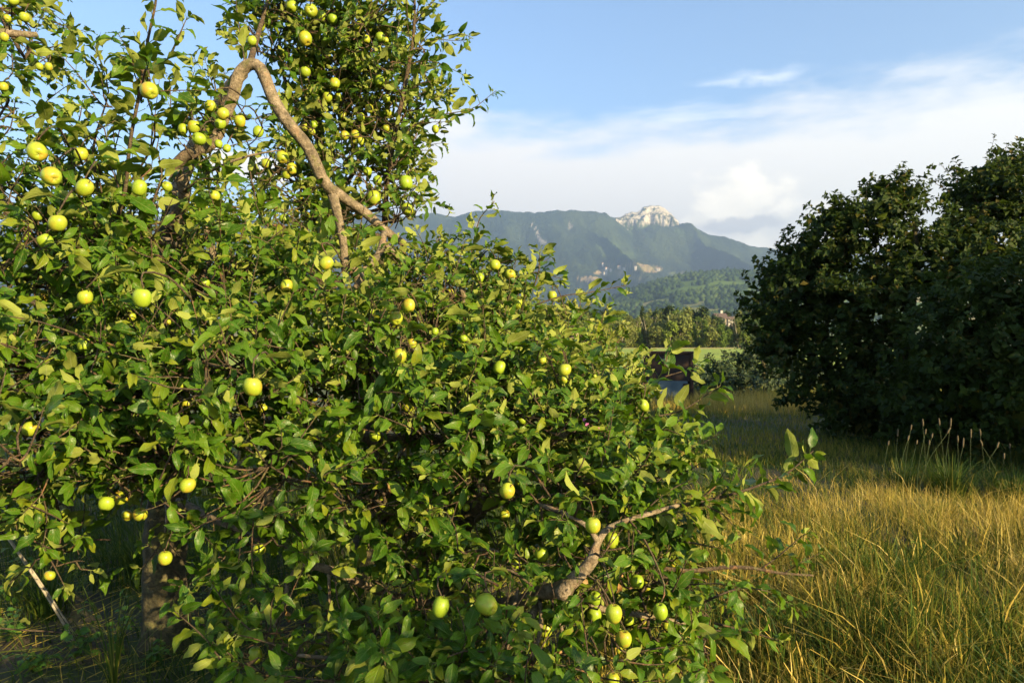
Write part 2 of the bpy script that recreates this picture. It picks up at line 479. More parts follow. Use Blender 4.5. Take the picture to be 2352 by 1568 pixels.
# ------------------------------------------------------------------ leaf shapes
def leaf_mesh(nl, nc, fold=0.35, droop=0.5, wave=0.06, width=0.25, petiole=True, twist=0.0, seed=0):
    r_ = np.random.default_rng(seed)
    t = np.linspace(0, 1, nl + 1)
    w = width * np.sin(np.pi * np.clip(t, 0, 1) ** 0.80) ** 0.62 * (1 - 0.45 * t ** 4)
    w = np.maximum(w, 0.004)
    u = np.linspace(-1, 1, nc + 1)
    T, U = np.meshgrid(t, u, indexing='ij')
    W = w[:, None] * np.ones_like(U)
    ser = 1 + 0.07 * (np.arange(nl + 1) % 2)[:, None] * (np.abs(U) > 0.9)
    fa = fold
    X = U * W * ser * math.cos(fa)
    Z = np.abs(U) * W * math.sin(fa)
    Z = Z + wave * np.sin(T * 11 + (U > 0) * 1.7 + seed) * np.abs(U) * (T > 0.05) * (T < 0.97)
    # droop: bend the blade along its length
    ang = droop * T * 1.6
    base_y = np.zeros(nl + 1)
    base_z = np.zeros(nl + 1)
    for i in range(1, nl + 1):
        a = droop * t[i] * 1.6
        base_y[i] = base_y[i - 1] + math.cos(a) / nl
        base_z[i] = base_z[i - 1] - math.sin(a) / nl
    Y = base_y[:, None] + Z * np.sin(ang)
    Zf = base_z[:, None] + Z * np.cos(ang)
    X = X + 0.04 * np.sin(T * 3 + seed) * T
    if twist:
        ca, sa = np.cos(twist * T), np.sin(twist * T)
        X2 = X * ca + (Zf - base_z[:, None]) * sa
        Zf = base_z[:, None] + (Zf - base_z[:, None]) * ca - X * sa
        X = X2
    V = np.stack([X, Y + 0.28 * bool(petiole), Zf], -1).reshape(-1, 3)
    UV = np.stack([U * 0.5 + 0.5, T], -1).reshape(-1, 2)
    n = nc + 1
    i, j = np.meshgrid(np.arange(nl), np.arange(nc), indexing='ij')
    i, j = i.ravel(), j.ravel()
    Q = np.stack([i * n + j, i * n + j + 1, (i + 1) * n + j + 1, (i + 1) * n + j], 1)
    if petiole == 2:
        b = len(V)
        V = np.vstack([V, [[-.016, 0, -.03], [.016, 0, -.03], [.016, .29, 0], [-.016, .29, 0], [0, 0, -.05], [0, .29, -.025], [0, .29, .01], [0, 0, -.01]]])
        UV = np.vstack([UV, np.tile([[0.5, 0.3]], (8, 1))])
        Q = np.vstack([Q, [[b, b + 1, b + 2, b + 3], [b + 4, b + 5, b + 6, b + 7]]])
    elif petiole:
        b = len(V)
        pr = 0.012
        V = np.vstack([V, [[-pr, 0, -0.03], [pr, 0, -0.03], [pr, 0.15, -0.012], [-pr, 0.15, -0.012], [pr, 0.30, 0.0], [-pr, 0.30, 0.0],
                           [0, 0, -0.03 - pr * 1.6], [0, 0.15, -0.012 - pr * 1.6], [0, 0.30, -pr * 1.6]]])
        UV = np.vstack([UV, np.tile([[0.5, 0.3]], (9, 1))])
        Q = np.vstack([Q, [[b, b + 1, b + 2, b + 3], [b + 3, b + 2, b + 4, b + 5],
                           [b + 6, b, b + 3, b + 7], [b + 7, b + 3, b + 5, b + 8], [b + 1, b + 6, b + 7, b + 2], [b + 2, b + 7, b + 8, b + 4]]])
    return V, Q, UV
LEAF_HI = [leaf_mesh(7, 4, f, d, w_, wd, True, tw, s) for s, (f, d, w_, wd, tw) in enumerate((
    (0.30, 0.35, 0.05, 0.215, 0.2), (0.45, 0.60, 0.06, 0.205, -0.3), (0.20, 0.20, 0.05, 0.235, 0.0), (0.60, 0.80, 0.05, 0.215, 0.35),
    (0.35, 0.50, 0.09, 0.225, -0.5), (0.80, 0.45, 0.04, 0.225, 0.15), (0.25, 0.75, 0.07, 0.225, 0.6), (0.5, 0.15, 0.10, 0.20, -0.2)))]
LEAF_MID = [leaf_mesh(6, 2, f, d, w_, wd, 2, tw, s + 20) for s, (f, d, w_, wd, tw) in enumerate((
    (0.30, 0.35, 0.05, 0.215, 0.2), (0.45, 0.60, 0.06, 0.205, -0.3), (0.20, 0.20, 0.05, 0.235, 0.0), (0.60, 0.80, 0.05, 0.215, 0.35), (0.35, 0.55, 0.09, 0.23, -0.5)))]
LEAF_LO = [leaf_mesh(4, 2, f, d, 0.03, wd, False, tw, s + 40) for s, (f, d, wd, tw) in enumerate((
    (0.30, 0.30, 0.30, 0.2), (0.5, 0.55, 0.28, -0.3), (0.2, 0.15, 0.32, 0.0)))]
LEAF_FAR = [leaf_mesh(2, 2, f, 0.3, 0.0, 0.34, False, 0, s + 60) for s, f in enumerate((0.3, 0.6))]

def leaf_merge(name, variants, M, P, tint, vi=None):
    """M (n,3,3) columns = axes scaled, P (n,3)"""
    n = len(P)
    vi = rng.integers(0, len(variants), n) if vi is None else vi
    Vs, Qs, Us, Ts, off = [], [], [], [], 0
    for k_, (v, q, u) in enumerate(variants):
        s = np.where(vi == k_)[0]
        if not len(s): continue
        W = np.einsum('nij,vj->nvi', M[s], v) + P[s][:, None, :]
        nv = len(v)
        Vs.append(W.reshape(-1, 3))
        Qs.append((q[None] + (off + np.arange(len(s)) * nv)[:, None, None]).reshape(-1, 4))
        Us.append(np.tile(u, (len(s), 1)))
        Ts.append(np.repeat(tint[s], nv))
        off += nv * len(s)
    return mesh_np(name, np.vstack(Vs), np.vstack(Qs), np.vstack(Us), np.concatenate(Ts))
def frames(a, n, L, wscale=None):
    """a: axis dirs, n: approximate normals, L lengths -> (k,3,3)"""
    a = unit(a)
    x = unit(np.cross(a, n))
    z = np.cross(x, a)
    ws = L if wscale is None else L * wscale
    return np.stack([x * ws[:, None], a * L[:, None], z * L[:, None]], -1)
_shared = {}
def shared_leaf(kind, k_, mat):
    key = (kind, k_, mat.name)
    if key not in _shared:
        v, q, u = {'hi': LEAF_HI, 'mid': LEAF_MID, 'lo': LEAF_LO}[kind][k_]
        me = mesh_np('leaf_blade', v, q, u, np.zeros(len(v)))
        me.materials.append(mat)
        _shared[key] = me
    return _shared[key]
# ------------------------------------------------------------------ ground and terrain (setting)
def smooth01(x, a, b):
    t = np.clip((x - a) / (b - a), 0, 1)
    return t * t * (3 - 2 * t)
def ground_z(x, y):
    z = 0.05 * np.sin(x * 0.5 + 1) * np.cos(y * 0.4) * smooth01(np.hypot(x, y), 2, 6)
    z = z + 7.0 * smooth01(y, 262, 420) * smooth01(x, -60, 60)
    return z
xs = np.concatenate([-np.geomspace(9000, 30, 26), np.linspace(-28, 28, 113), np.geomspace(30, 9000, 26)])
ys = np.concatenate([-np.geomspace(5000, 12, 16), np.linspace(-11, 40, 103), np.geomspace(42, 9000, 60)])
GX, GY = np.meshgrid(xs, ys, indexing='ij')
GZ = ground_z(GX, GY)
ni, nj = GX.shape
I, J = np.meshgrid(np.arange(ni - 1), np.arange(nj - 1), indexing='ij')
I, J = I.ravel(), J.ravel()
GQ = np.stack([I * nj + J, (I + 1) * nj + J, (I + 1) * nj + J + 1, I * nj + J + 1], 1)
mt, t, b = material('orchard_soil')
geo = t.n('ShaderNodeNewGeometry')
p = geo.outputs['Position']
n1_ = t.noise(p, 1.1, 5, 0.6)
n2_ = t.noise(p, 14, 5, 0.7)
soil = t.ramp(n2_, [(0.3, (0.035, 0.026, 0.014)), (0.55, (0.075, 0.055, 0.028)), (0.75, (0.16, 0.12, 0.055))])
grs = t.ramp(n2_, [(0.3, (0.03, 0.055, 0.012)), (0.6, (0.07, 0.10, 0.02)), (0.8, (0.16, 0.13, 0.04))])
colr = t.mix(t.step(n1_, 0.42, 0.6), soil, grs)
sp = t.n('ShaderNodeSeparateXYZ', i_0=p)
colr = t.mix(t.step(sp.outputs[1], 14, 30), colr, grs)
t.link(colr, b.inputs['Base Color'])
b.inputs['Roughness'].default_value = 0.95
bm = t.n('ShaderNodeBump', i_Strength=1.0, i_Distance=0.03, i_Height=t.noise(p, 30, 5, 0.7))
t.link(bm.outputs[0], b.inputs['Normal'])
tag(link('ground', mesh_np('ground', np.stack([GX, GY, GZ], -1).reshape(-1, 3), GQ), mat=mt), kind='structure')

# meadow sheet: a mown bright green field with a dry verge at its far side
mt, t, b = material('meadow_grass')
geo = t.n('ShaderNodeNewGeometry')
p = geo.outputs['Position']
a_ = t.noise(t.scale(p, (1, 0.25, 1)), 0.35, 5, 0.6)
colr = t.mix(t.step(a_, 0.35, 0.65), (0.19, 0.27, 0.018), (0.26, 0.31, 0.024))
colr = t.mix(t.m('MULTIPLY', t.step(t.noise(p, 3.0, 4, 0.7), 0.4, 0.7), 0.35), colr, (0.14, 0.21, 0.02))
sp = t.n('ShaderNodeSeparateXYZ', i_0=p)
vy = t.m('ADD', sp.outputs[1], t.m('MULTIPLY', t.noise(p, 0.12, 4), 18))
colr = t.mix(t.step(vy, 165, 176), colr, (0.38, 0.29, 0.08))
colr = t.mix(t.step(vy, 182, 192), colr, (0.24, 0.25, 0.05))
t.link(colr, b.inputs['Base Color'])
b.inputs['Roughness'].default_value = 0.9
bm = t.n('ShaderNodeBump', i_Strength=0.6, i_Distance=0.15, i_Height=t.noise(p, 5, 5, 0.7))
t.link(bm.outputs[0], b.inputs['Normal'])
mx = np.linspace(-160, 160, 33)
my = np.linspace(44, 214, 18)
X_, Y_ = np.meshgrid(mx, my, indexing='ij')
n_i, n_j = X_.shape
I, J = [q.ravel() for q in np.meshgrid(np.arange(n_i - 1), np.arange(n_j - 1), indexing='ij')]
tag(link('meadow', mesh_np('meadow', np.stack([X_, Y_, ground_z(X_, Y_) + 0.06], -1).reshape(-1, 3),
    np.stack([I * n_j + J, (I + 1) * n_j + J, (I + 1) * n_j + J + 1, I * n_j + J + 1], 1)), mat=mt), kind='structure')

# ------------------------------------------------------------------ mountain and foothill
def vnoise(x, y, seed=0):
    """smooth value noise"""
    xi, yi = np.floor(x).astype(np.int64), np.floor(y).astype(np.int64)
    xf, yf = x - xi, y - yi
    def h(a, b_):
        q = (a * 374761393 + b_ * 668265263 + seed * 1442695041) & 0x7fffffff
        q = ((q ^ (q >> 13)) * 1274126177) & 0x7fffffff
        return ((q ^ (q >> 16)) & 0xffff) / 65535.0
    u = xf * xf * (3 - 2 * xf)
    v = yf * yf * (3 - 2 * yf)
    return (h(xi, yi) * (1 - u) + h(xi + 1, yi) * u) * (1 - v) + (h(xi, yi + 1) * (1 - u) + h(xi + 1, yi + 1) * u) * v
def fbm(x, y, oct_=4, seed=0):
    s, a = 0, 0.5
    for o_ in range(oct_):
        s = s + a * vnoise(x * 2 ** o_, y * 2 ** o_, seed + o_)
        a *= 0.5
    return s
DM = 5200.0
prof_px = [-1600, -400, 300, 700, 900, 1000, 1040, 1090, 1130, 1170, 1225, 1280, 1330, 1385, 1405, 1425, 1445, 1465, 1477, 1490, 1516, 1528, 1540, 1551, 1555, 1590, 1620, 1650, 1680, 1720, 1760, 1800, 1900, 2100, 2600, 3800]
prof_py = [560, 520, 500, 505, 500, 487, 499, 485, 481, 488, 500, 494, 490, 489, 499, 497, 487, 486, 474, 472, 472, 480, 489, 502, 517, 529, 540, 544, 553, 568, 574, 579, 590, 600, 590, 640]
def ridge_h(x):
    px = x / DM * F + 1176
    return (784 - np.interp(px, prof_px, prof_py)) / F * DM
def below_cliff(x):
    """height of the wooded slope at the ridge line, without the cliff block"""
    px = x / DM * F + 1176
    return (784 - np.interp(px, [1385, 1405, 1440, 1465, 1490, 1520, 1553], [490, 502, 528, 522, 514, 517, 519])) / F * DM
mxs = np.concatenate([np.linspace(-9500, -1400, 70), np.linspace(-1380, 2300, 410), np.linspace(2330, 9500, 70)])
mt_ = np.concatenate([np.linspace(0, 0.90, 115), np.linspace(0.905, 1.02, 60), np.linspace(1.04, 1.6, 20)])
MX, MT = np.meshgrid(mxs, mt_, indexing='ij')
MY = 3000 + MT * (DM - 3000)
px_ = MX / DM * F + 1176
Hr = ridge_h(MX)
cl = (px_ > 1388) & (px_ < 1556)
Hs = np.where(cl, np.minimum(Hr, below_cliff(MX)), Hr)
prof = np.where(MT < 1, 0.10 * smooth01(MT, 0, 0.25) + 0.17 * smooth01(MT, 0.15, 0.45) + 0.73 * np.clip((MT - 0.30) / 0.70, 0, 1) ** 1.12, 1 - (MT - 1) * 1.1)
prof = np.where(MT < 1, prof + (1 - prof) * smooth01(MT, 0.80, 0.953), prof)
rav = np.abs(fbm(MX / 400 + MT * 1.6, MT * 1.5, 4, 3) - 0.47) * 2
env = np.clip(MT * (1 - MT) * 4, 0, 1) * (MT < 1)
Z_ = Hs * prof - 420 * (rav - 0.12) * env - 90 * (fbm(MX / 150, MT * 8, 4, 9) - 0.5) * env
Z_ += 16 * (fbm(MX / 60, MY / 60, 3, 21) - 0.5) + 16 * (fbm(MX / 19, MY / 22, 2, 33) - 0.42) * (MT > 0.1)
# cliff block: two steep steps with ledges close to the ridge line
wob = 0.010 * (fbm(MX / 60, MX * 0 + 3, 3, 5) - 0.5) * 4
s_ = smooth01(MT + wob, 0.955, 0.962) * 0.62 + smooth01(MT + wob * 0.5, 0.978, 0.984) * 0.26 + smooth01(MT, 0.99, 0.995) * 0.12
Z_ += np.where(cl, (Hr - Hs) * s_ + 10 * (fbm(MX / 22, Z_ / 30, 3, 8) - 0.5) * (MT > .95), 0)
Z_ = np.where(MT > 1, np.minimum(Z_, Hr * (1 - (MT - 1) * 1.1)), Z_)
Z_ = np.maximum(Z_, -5)
n_i, n_j = MX.shape
I, J = [q.ravel() for q in np.meshgrid(np.arange(n_i - 1), np.arange(n_j - 1), indexing='ij')]
MQ = np.stack([I * n_j + J, (I + 1) * n_j + J, (I + 1) * n_j + J + 1, I * n_j + J + 1], 1)
me = mesh_np('mountain', np.stack([MX, MY, Z_], -1).reshape(-1, 3), MQ)
# own-colour masks: rock and pasture
_, ppy = 0, 784 - (Z_ - EYE) / MY * F
ppx = 1176 + MX / MY * F
rock = ((MT > 0.948) & (MT < 0.996) & cl & (Hr - Hs > 25)).astype(float)
def spot(cx, cy, sx, sy, rot=0.0):
    dx, dy = ppx - cx, ppy - cy
    ca, sa = math.cos(rot), math.sin(rot)
    return np.exp(-(((dx * ca + dy * sa) / sx) ** 2 + ((-dx * sa + dy * ca) / sy) ** 2))
front = MT < 1
rn = fbm(MX / 30, Z_ / 22, 4, 14)
scree = np.maximum.reduce([spot(1240, 548, 4.5, 24, -0.45), spot(1228, 523, 7, 3), spot(1222, 518, 3, 6), spot(1250, 556, 5, 10, -0.6)])
rock *= ppy < np.interp(ppx, [1400, 1420, 1440, 1462, 1490, 1556], [503, 520, 529, 514, 511, 519]) + 8 * (rn - .5) + 3
rock = np.maximum(rock * (rn > 0.37), (scree * (0.6 + rn) > 0.55) * 0.9 * front)
rock = np.maximum(rock, (np.maximum(spot(1088, 515, 16, 9), spot(1310, 520, 10, 12)) * rn > 0.36) * 0.5 * front)
pn = fbm(MX / 160, MY / 260, 3, 44)
past = np.maximum.reduce([spot(1478, 615, 48, 9, 0.12), spot(1400, 625, 45, 9, -0.05), spot(1440, 637, 42, 7), spot(1350, 640, 30, 6), spot(1560, 628, 26, 5), spot(1395, 608, 20, 3.5)])
past = ((past * (0.45 + pn * 1.3)) > 0.5) * 1.0 * front
alp = np.clip(np.maximum.reduce([spot(1480, 520, 20, 5), spot(1568, 535, 16, 7, 0.5), spot(1400, 565, 26, 12), spot(1447, 527, 5, 10, -0.5), spot(1420, 585, 40, 8)]) * (0.4 + rn) * 0.9, 0, 0.8) * front
for nm, arr in (('rock', rock), ('pasture', past), ('alp', alp)):
    at_ = me.attributes.new(nm, 'FLOAT', 'POINT')
    at_.data.foreach_set('value', arr.astype(np.float32).ravel())
mt, t, b = material('mountain_surface')
geo = t.n('ShaderNodeNewGeometry')
p = geo.outputs['Position']
f1 = t.noise(p, 0.045, 5, 0.7)
f2 = t.noise(p, 0.004, 4, 0.6)
forest = t.ramp(f1, [(0.32, (0.012, 0.023, 0.016)), (0.5, (0.026, 0.043, 0.024)), (0.68, (0.050, 0.072, 0.030))])
forest = t.mix(t.m('MULTIPLY', t.step(f2, 0.42, 0.62), 0.75), forest, (0.058, 0.080, 0.030))
f3 = t.noise(p, 0.0085, 5, 0.65)
forest = t.mix(t.m('MULTIPLY', t.step(f3, 0.56, 0.66), 0.6), forest, (0.012, 0.024, 0.016))
forest = t.mix(t.m('MULTIPLY', t.step(t.noise(p, 0.013, 5, 0.7), 0.64, 0.70), 0.5), forest, (0.22, 0.20, 0.15))
rk = t.ramp(t.noise(t.scale(p, (1, 1, 2.2)), 0.02, 6, 0.7), [(0.35, (0.14, 0.14, 0.12)), (0.5, (0.48, 0.44, 0.38)), (0.65, (0.66, 0.61, 0.53))])
pa = t.ramp(t.noise(p, 0.006, 3, 0.5), [(0.4, (0.13, 0.16, 0.05)), (0.5, (0.24, 0.22, 0.09)), (0.6, (0.40, 0.30, 0.17))])
c_ = t.mix(t.n('ShaderNodeAttribute', attribute_name='alp').outputs['Fac'], forest, (0.10, 0.15, 0.05))
c_ = t.mix(t.n('ShaderNodeAttribute', attribute_name='pasture').outputs['Fac'], c_, pa)
ra = t.n('ShaderNodeAttribute', attribute_name='rock').outputs['Fac']
sl = t.n('ShaderNodeSeparateXYZ', i_0=geo.outputs['Normal'])
ledge = t.step(t.m('ADD', sl.outputs[2], t.m('MULTIPLY', t.m('SUBTRACT', f1, 0.5), 0.9)), 0.62, 0.84)
ra = t.m('MULTIPLY', ra, t.m('SUBTRACT', 1.0, t.m('MULTIPLY', ledge, 0.85)))
c_ = t.mix(ra, c_, rk)
t.link(c_, b.inputs['Base Color'])
b.inputs['Roughness'].default_value = 1.0
b.inputs['Specular IOR Level'].default_value = 0.0
bm = t.n('ShaderNodeBump', i_Strength=1.0, i_Distance=30.0, i_Height=f1)
t.link(bm.outputs[0], b.inputs['Normal'])
tag(link('mountain', me, mat=mt), kind='structure')

# foothill, its ridge rising to the right, with fields and woods
DF = 2500.0
fx = np.linspace(-1500, 3200, 260)
ft = np.concatenate([np.linspace(0, 1, 90), np.linspace(1.03, 1.5, 12)])
FX, FT = np.meshgrid(fx, ft, indexing='ij')
FY = 900 + FT * (DF - 900)
fpx = FX / DF * F + 1176
fr_ = (784 - np.interp(fpx, [0, 900, 1200, 1340, 1400, 1440, 1500, 1560, 1640, 1700, 1760, 1900, 2400, 3300], [742, 735, 716, 702, 684, 666, 645, 633, 628, 626, 624, 622, 640, 690])) / F * DF
fprof = np.where(FT < 1, smooth01(FT, 0, 1.25) / smooth01(np.array(1.0), 0, 1.25), 1 - (FT - 1) * 1.6)
FZ = fr_ * fprof + 34 * (fbm(FX / 240 + 5, FY / 330, 4, 61) - 0.5) * np.clip(FT * 3, 0, 1) * np.clip((1.25 - FT) * 3, 0, 1)
FZ = FZ - 4
def foothill_z(x, y):
    i = np.interp(x, fx, np.arange(len(fx)))
    j = np.interp((y - 900) / (DF - 900), ft, np.arange(len(ft)))
    i0, j0 = np.floor(i).astype(int), np.floor(j).astype(int)
    i1, j1 = np.minimum(i0 + 1, len(fx) - 1), np.minimum(j0 + 1, len(ft) - 1)
    a, b_ = i - i0, j - j0
    return (FZ[i0, j0] * (1 - a) + FZ[i1, j0] * a) * (1 - b_) + (FZ[i0, j1] * (1 - a) + FZ[i1, j1] * a) * b_
n_i, n_j = FX.shape
I, J = [q.ravel() for q in np.meshgrid(np.arange(n_i - 1), np.arange(n_j - 1), indexing='ij')]
me = mesh_np('foothill', np.stack([FX, FY, FZ], -1).reshape(-1, 3), np.stack([I * n_j + J, (I + 1) * n_j + J, (I + 1) * n_j + J + 1, I * n_j + J + 1], 1))
mt, t, b = material('foothill_fields')
geo = t.n('ShaderNodeNewGeometry')
p = geo.outputs['Position']
vor = t.n('ShaderNodeTexVoronoi', i_Scale=0.006)
t.link(t.scale(p, (1, 0.6, 0)), vor.inputs['Vector'])
sc_ = t.n('ShaderNodeSeparateColor', i_0=vor.outputs['Color'])
fld = t.ramp(sc_.outputs[0], [(0.2, (0.10, 0.15, 0.035)), (0.5, (0.15, 0.18, 0.05)), (0.8, (0.27, 0.23, 0.10))])
fld = t.mix(t.m('MULTIPLY', t.noise(p, 0.05, 4), 0.4), fld, (0.08, 0.12, 0.03))
t.link(fld, b.inputs['Base Color'])
b.inputs['Roughness'].default_value = 1.0
b.inputs['Specular IOR Level'].default_value = 0.0
tag(link('foothill', me, mat=mt), kind='structure')

# woods on the foothill: thousands of crowns, one object
def field_mask(x, y, z):
    sx, sy = 1176 + x / y * F, 784 - (z - EYE) / y * F
    m_ = np.zeros(len(x), bool)
    for cx, cy, ax, ay, ro in ((1508, 690, 46, 5.5, -0.22), (1640, 686, 34, 3.6, -0.16), (1735, 672, 40, 5, -0.12), (1722, 646, 36, 2.6, -0.05), (1470, 705, 26, 3, 0), (1690, 697, 30, 2.4, 0), (1410, 697, 14, 3, 0)):
        dx, dy = sx - cx, sy - cy
        ca, sa = math.cos(ro), math.sin(ro)
        m_ |= ((dx * ca + dy * sa) / ax) ** 2 + ((-dx * sa + dy * ca) / ay) ** 2 < 1
    return m_
NB = 9800
wy = 905 + (DF - 905) * rng.random(NB) ** 0.7
wx = wy * (rng.uniform(1150, 2050, NB) - 1176) / F
wz = foothill_z(wx, wy)
ok = ~field_mask(wx, wy, wz + 5)
ok &= (fbm(wx / 110, wy / 160, 3, 71) > 0.30)
wx, wy, wz = wx[ok], wy[ok], wz[ok]
n = len(wx)
ico_v = []
for la, cnt in ((0.95, 1), (0.35, 5), (-0.45, 5)):
    for k_ in range(cnt):
        a = 2 * math.pi * (k_ + (0.5 if la < 0 else 0)) / max(cnt, 1)
        ico_v.append((math.cos(a) * math.sqrt(1 - la * la) if cnt > 1 else 0, math.sin(a) * math.sqrt(1 - la * la) if cnt > 1 else 0, la))
ico_v = np.array(ico_v)
ico_f = [(0, 1 + k_, 1 + (k_ + 1) % 5) for k_ in range(5)]
for k_ in range(5):
    ico_f += [(1 + k_, 6 + k_, 1 + (k_ + 1) % 5), (1 + (k_ + 1) % 5, 6 + k_, 6 + (k_ + 1) % 5)]
ico_f = np.array(ico_f)
sz = rng.uniform(4.5, 8.5, n)
hh = sz * rng.uniform(1.0, 1.7, n)
V = ico_v[None] * np.stack([sz, sz, hh], -1)[:, None, :] * rng.uniform(0.7, 1.3, (n, 11, 1)) + np.stack([wx, wy, wz + hh * 0.45], -1)[:, None, :]
mt, t, b = material('wood_canopy')
geo = t.n('ShaderNodeNewGeometry')
v_ = t.n('ShaderNodeAttribute', attribute_name='tint').outputs['Fac']
c_ = t.ramp(v_, [(0.0, (0.014, 0.028, 0.012)), (0.5, (0.036, 0.062, 0.018)), (1.0, (0.075, 0.105, 0.03))])
t.link(c_, b.inputs['Base Color'])
b.inputs['Roughness'].default_value = 1.0
b.inputs['Specular IOR Level'].default_value = 0.0
bm = t.n('ShaderNodeBump', i_Strength=1.0, i_Distance=1.5, i_Height=t.noise(geo.outputs['Position'], 0.35, 4, 0.7))
t.link(bm.outputs[0], b.inputs['Normal'])
wood_tint = np.clip(fbm(wx / 90, wy / 90, 3, 90) * 1.0 + rng.normal(0, 0.16, n), 0, 1)
me = mesh_np('woodland', V.reshape(-1, 3), (ico_f[None] + (np.arange(n) * 11)[:, None, None]).reshape(-1, 3), tint=np.repeat(wood_tint, 11))
tag(link('woodland', me, mat=mt), 'mixed green woodland covering the foothill below the mountain', 'woodland', kind='stuff')

# ------------------------------------------------------------------ houses
M_WALLC = simple('cream_render', (0.42, 0.35, 0.25), 0.85, var=0.1, scale=1)
M_WALLW = simple('white_render', (0.48, 0.44, 0.38), 0.85, var=0.08, scale=1)
M_ROOF = simple('brown_roof_tiles', (0.13, 0.085, 0.065), 0.85, var=0.3, scale=3)
M_ROOFR = simple('red_roof_tiles', (0.36, 0.17, 0.10), 0.85, var=0.3, scale=1)
M_GLASS = simple('dark_window_glass', (0.03, 0.035, 0.04), 0.15, var=0.1)
M_FRAME = simple('window_frame', (0.55, 0.5, 0.42), 0.6)
def house(name, label, px, pyb, d, w, dp, h, rh, wall, roofm, cat='house', rot=0.0, chim=False, wins=3, group=None, detail=True):
    c0 = at(px, pyb, d)
    root = empty(name, tuple(c0))
    root.rotation_euler = (0, 0, rot)
    tag(root, label, cat, group)
    dug = 2.0 if d < 1000 else 12.0
    MB().box((0, 0, (h - dug) / 2), (w, dp, h + dug)).build('wall', wall, root)
    ov = 0.5 if detail else 0.3
    W2, D2 = w / 2 + ov, dp / 2 + ov
    rr = MB().poly([(-W2, -D2, h - .25), (W2, -D2, h - .25), (W2, D2, h - .25), (-W2, D2, h - .25), (-W2, 0, h + rh), (W2, 0, h + rh),
                    (-W2, -D2, h + .02), (W2, -D2, h + .02), (W2, D2, h + .02), (-W2, D2, h + .02), (-W2, 0, h + rh + .3), (W2, 0, h + rh + .3)],
                   [(6, 7, 11, 10), (8, 9, 10, 11), (0, 4, 5, 1), (2, 5, 4, 3), (0, 1, 7, 6), (2, 3, 9, 8), (1, 5, 11, 7), (5, 2, 8, 11), (3, 4, 10, 9), (4, 0, 6, 10)]).build('roof', roofm, root)
    for gx in (-w / 2, w / 2):
        MB().poly([(gx, -dp / 2 + .02, h - .02), (gx, dp / 2 - .02, h - .02), (gx, 0, h + rh - .05)], [(0, 2, 1) if gx < 0 else (0, 1, 2)]).build('gable', wall, root)
    if chim:
        MB().box((w * 0.22, 0.4, h + rh + 0.5), (0.9, 0.8, 1.9)).box((w * 0.22, 0.4, h + rh + 1.5), (1.1, 1.0, 0.14)).build('chimney', M_WALLW, rr)
    if detail:
        for k_ in range(wins):
            x_ = -w / 2 + w * (k_ + 0.7) / (wins + 0.4)
            fr2 = MB().box((x_, -dp / 2 - 0.03, h * 0.62), (1.3, 0.10, 1.5)).build('window', M_FRAME, root)
            MB().box((x_, -dp / 2 - 0.085, h * 0.62), (1.06, 0.03, 1.26)).build('pane', M_GLASS, fr2)
    return root
house('house', 'two storey cream house with brown tiled roof, its lower wing in front', 1653, 742, 330, 4.4, 5, 2.2, 1.0, M_WALLC, M_ROOF, chim=False, wins=2)
house('house', 'taller brown roofed house with white chimney rising behind the lower wing', 1652.5, 742, 338, 4.7, 5, 3.3, 0.9, M_WALLC, M_ROOF, chim=True, wins=2)
house('barn', 'low white barn with dark roof right of the cream house', 1683, 740, 334, 5.0, 4, 1.6, 0.7, M_WALLW, M_ROOF, 'barn', wins=3)
far = [(1439, 696, 2080, 9, 5, 1, 'pink walled farmhouse with red roof on the foothill field', M_WALLC), (1449, 696, 2080, 6, 6, 0, 'small white house right of the pink farmhouse on the foothill', M_WALLW),
       (1393, 619, 3300, 14, 9, 1, 'white house at left end of the mountain hamlet', M_WALLW), (1403, 620, 3300, 9, 6, 0, 'low white house above the hamlet lane', M_WALLW),
       (1423, 614, 3360, 15, 8, 1, 'pink roofed long house in the middle of the hamlet', M_WALLC), (1434, 617, 3360, 9, 6, 0, 'pale house right of the pink roofed long house', M_WALLW),
       (1460, 616, 3360, 9, 11, 0, 'tall white house alone on the mountain pasture', M_WALLW), (1512, 619, 3400, 14, 8, 1, 'long white house at right end of the mountain pasture', M_WALLW),
       (1389, 628, 3250, 16, 8, 0, 'long pale house below the mountain hamlet', M_WALLW), (1385, 607, 3360, 9, 7, 1, 'small house at the upper left edge of the hamlet', M_WALLW)]
def mountain_z(x, y):
    i = np.interp(x, mxs, np.arange(len(mxs)))
    j = np.interp((y - 3000) / (DM - 3000), mt_, np.arange(len(mt_)))
    i0, j0 = int(i), int(j)
    i1, j1 = min(i0 + 1, len(mxs) - 1), min(j0 + 1, len(mt_) - 1)
    a, b_ = i - i0, j - j0
    return (Z_[i0, j0] * (1 - a) + Z_[i1, j0] * a) * (1 - b_) + (Z_[i0, j1] * (1 - a) + Z_[i1, j1] * a) * b_
def seat(px, py, near_):
    # the spot of the slope that is seen at this place of the view
    d = 1000.0 if near_ else 3010.0
    while d < 5200:
        x, z = (px - 1176) / F * d, EYE - (py - 784) / F * d
        hz_ = float(foothill_z(np.array(x), np.array(d))) if near_ else mountain_z(x, d)
        if hz_ >= z: return d
        d += 4
    return d
for px, py, d0, w, h, red, lab, wl in far:
    d = seat(px, py, d0 < 2500)
    w, h = w * d / d0 * 1.05, h * d / d0
    d -= 12
    # seat each house on the slope
    xw = (px - 1176) / F * d
    house('farmhouse', lab, px, py, d, w, w * 0.8, h * 0.8, h * 0.35, wl, M_ROOFR if red else M_ROOF, rot=rng.uniform(-.5, .5), detail=True, wins=2, group='houses on the far slopes')

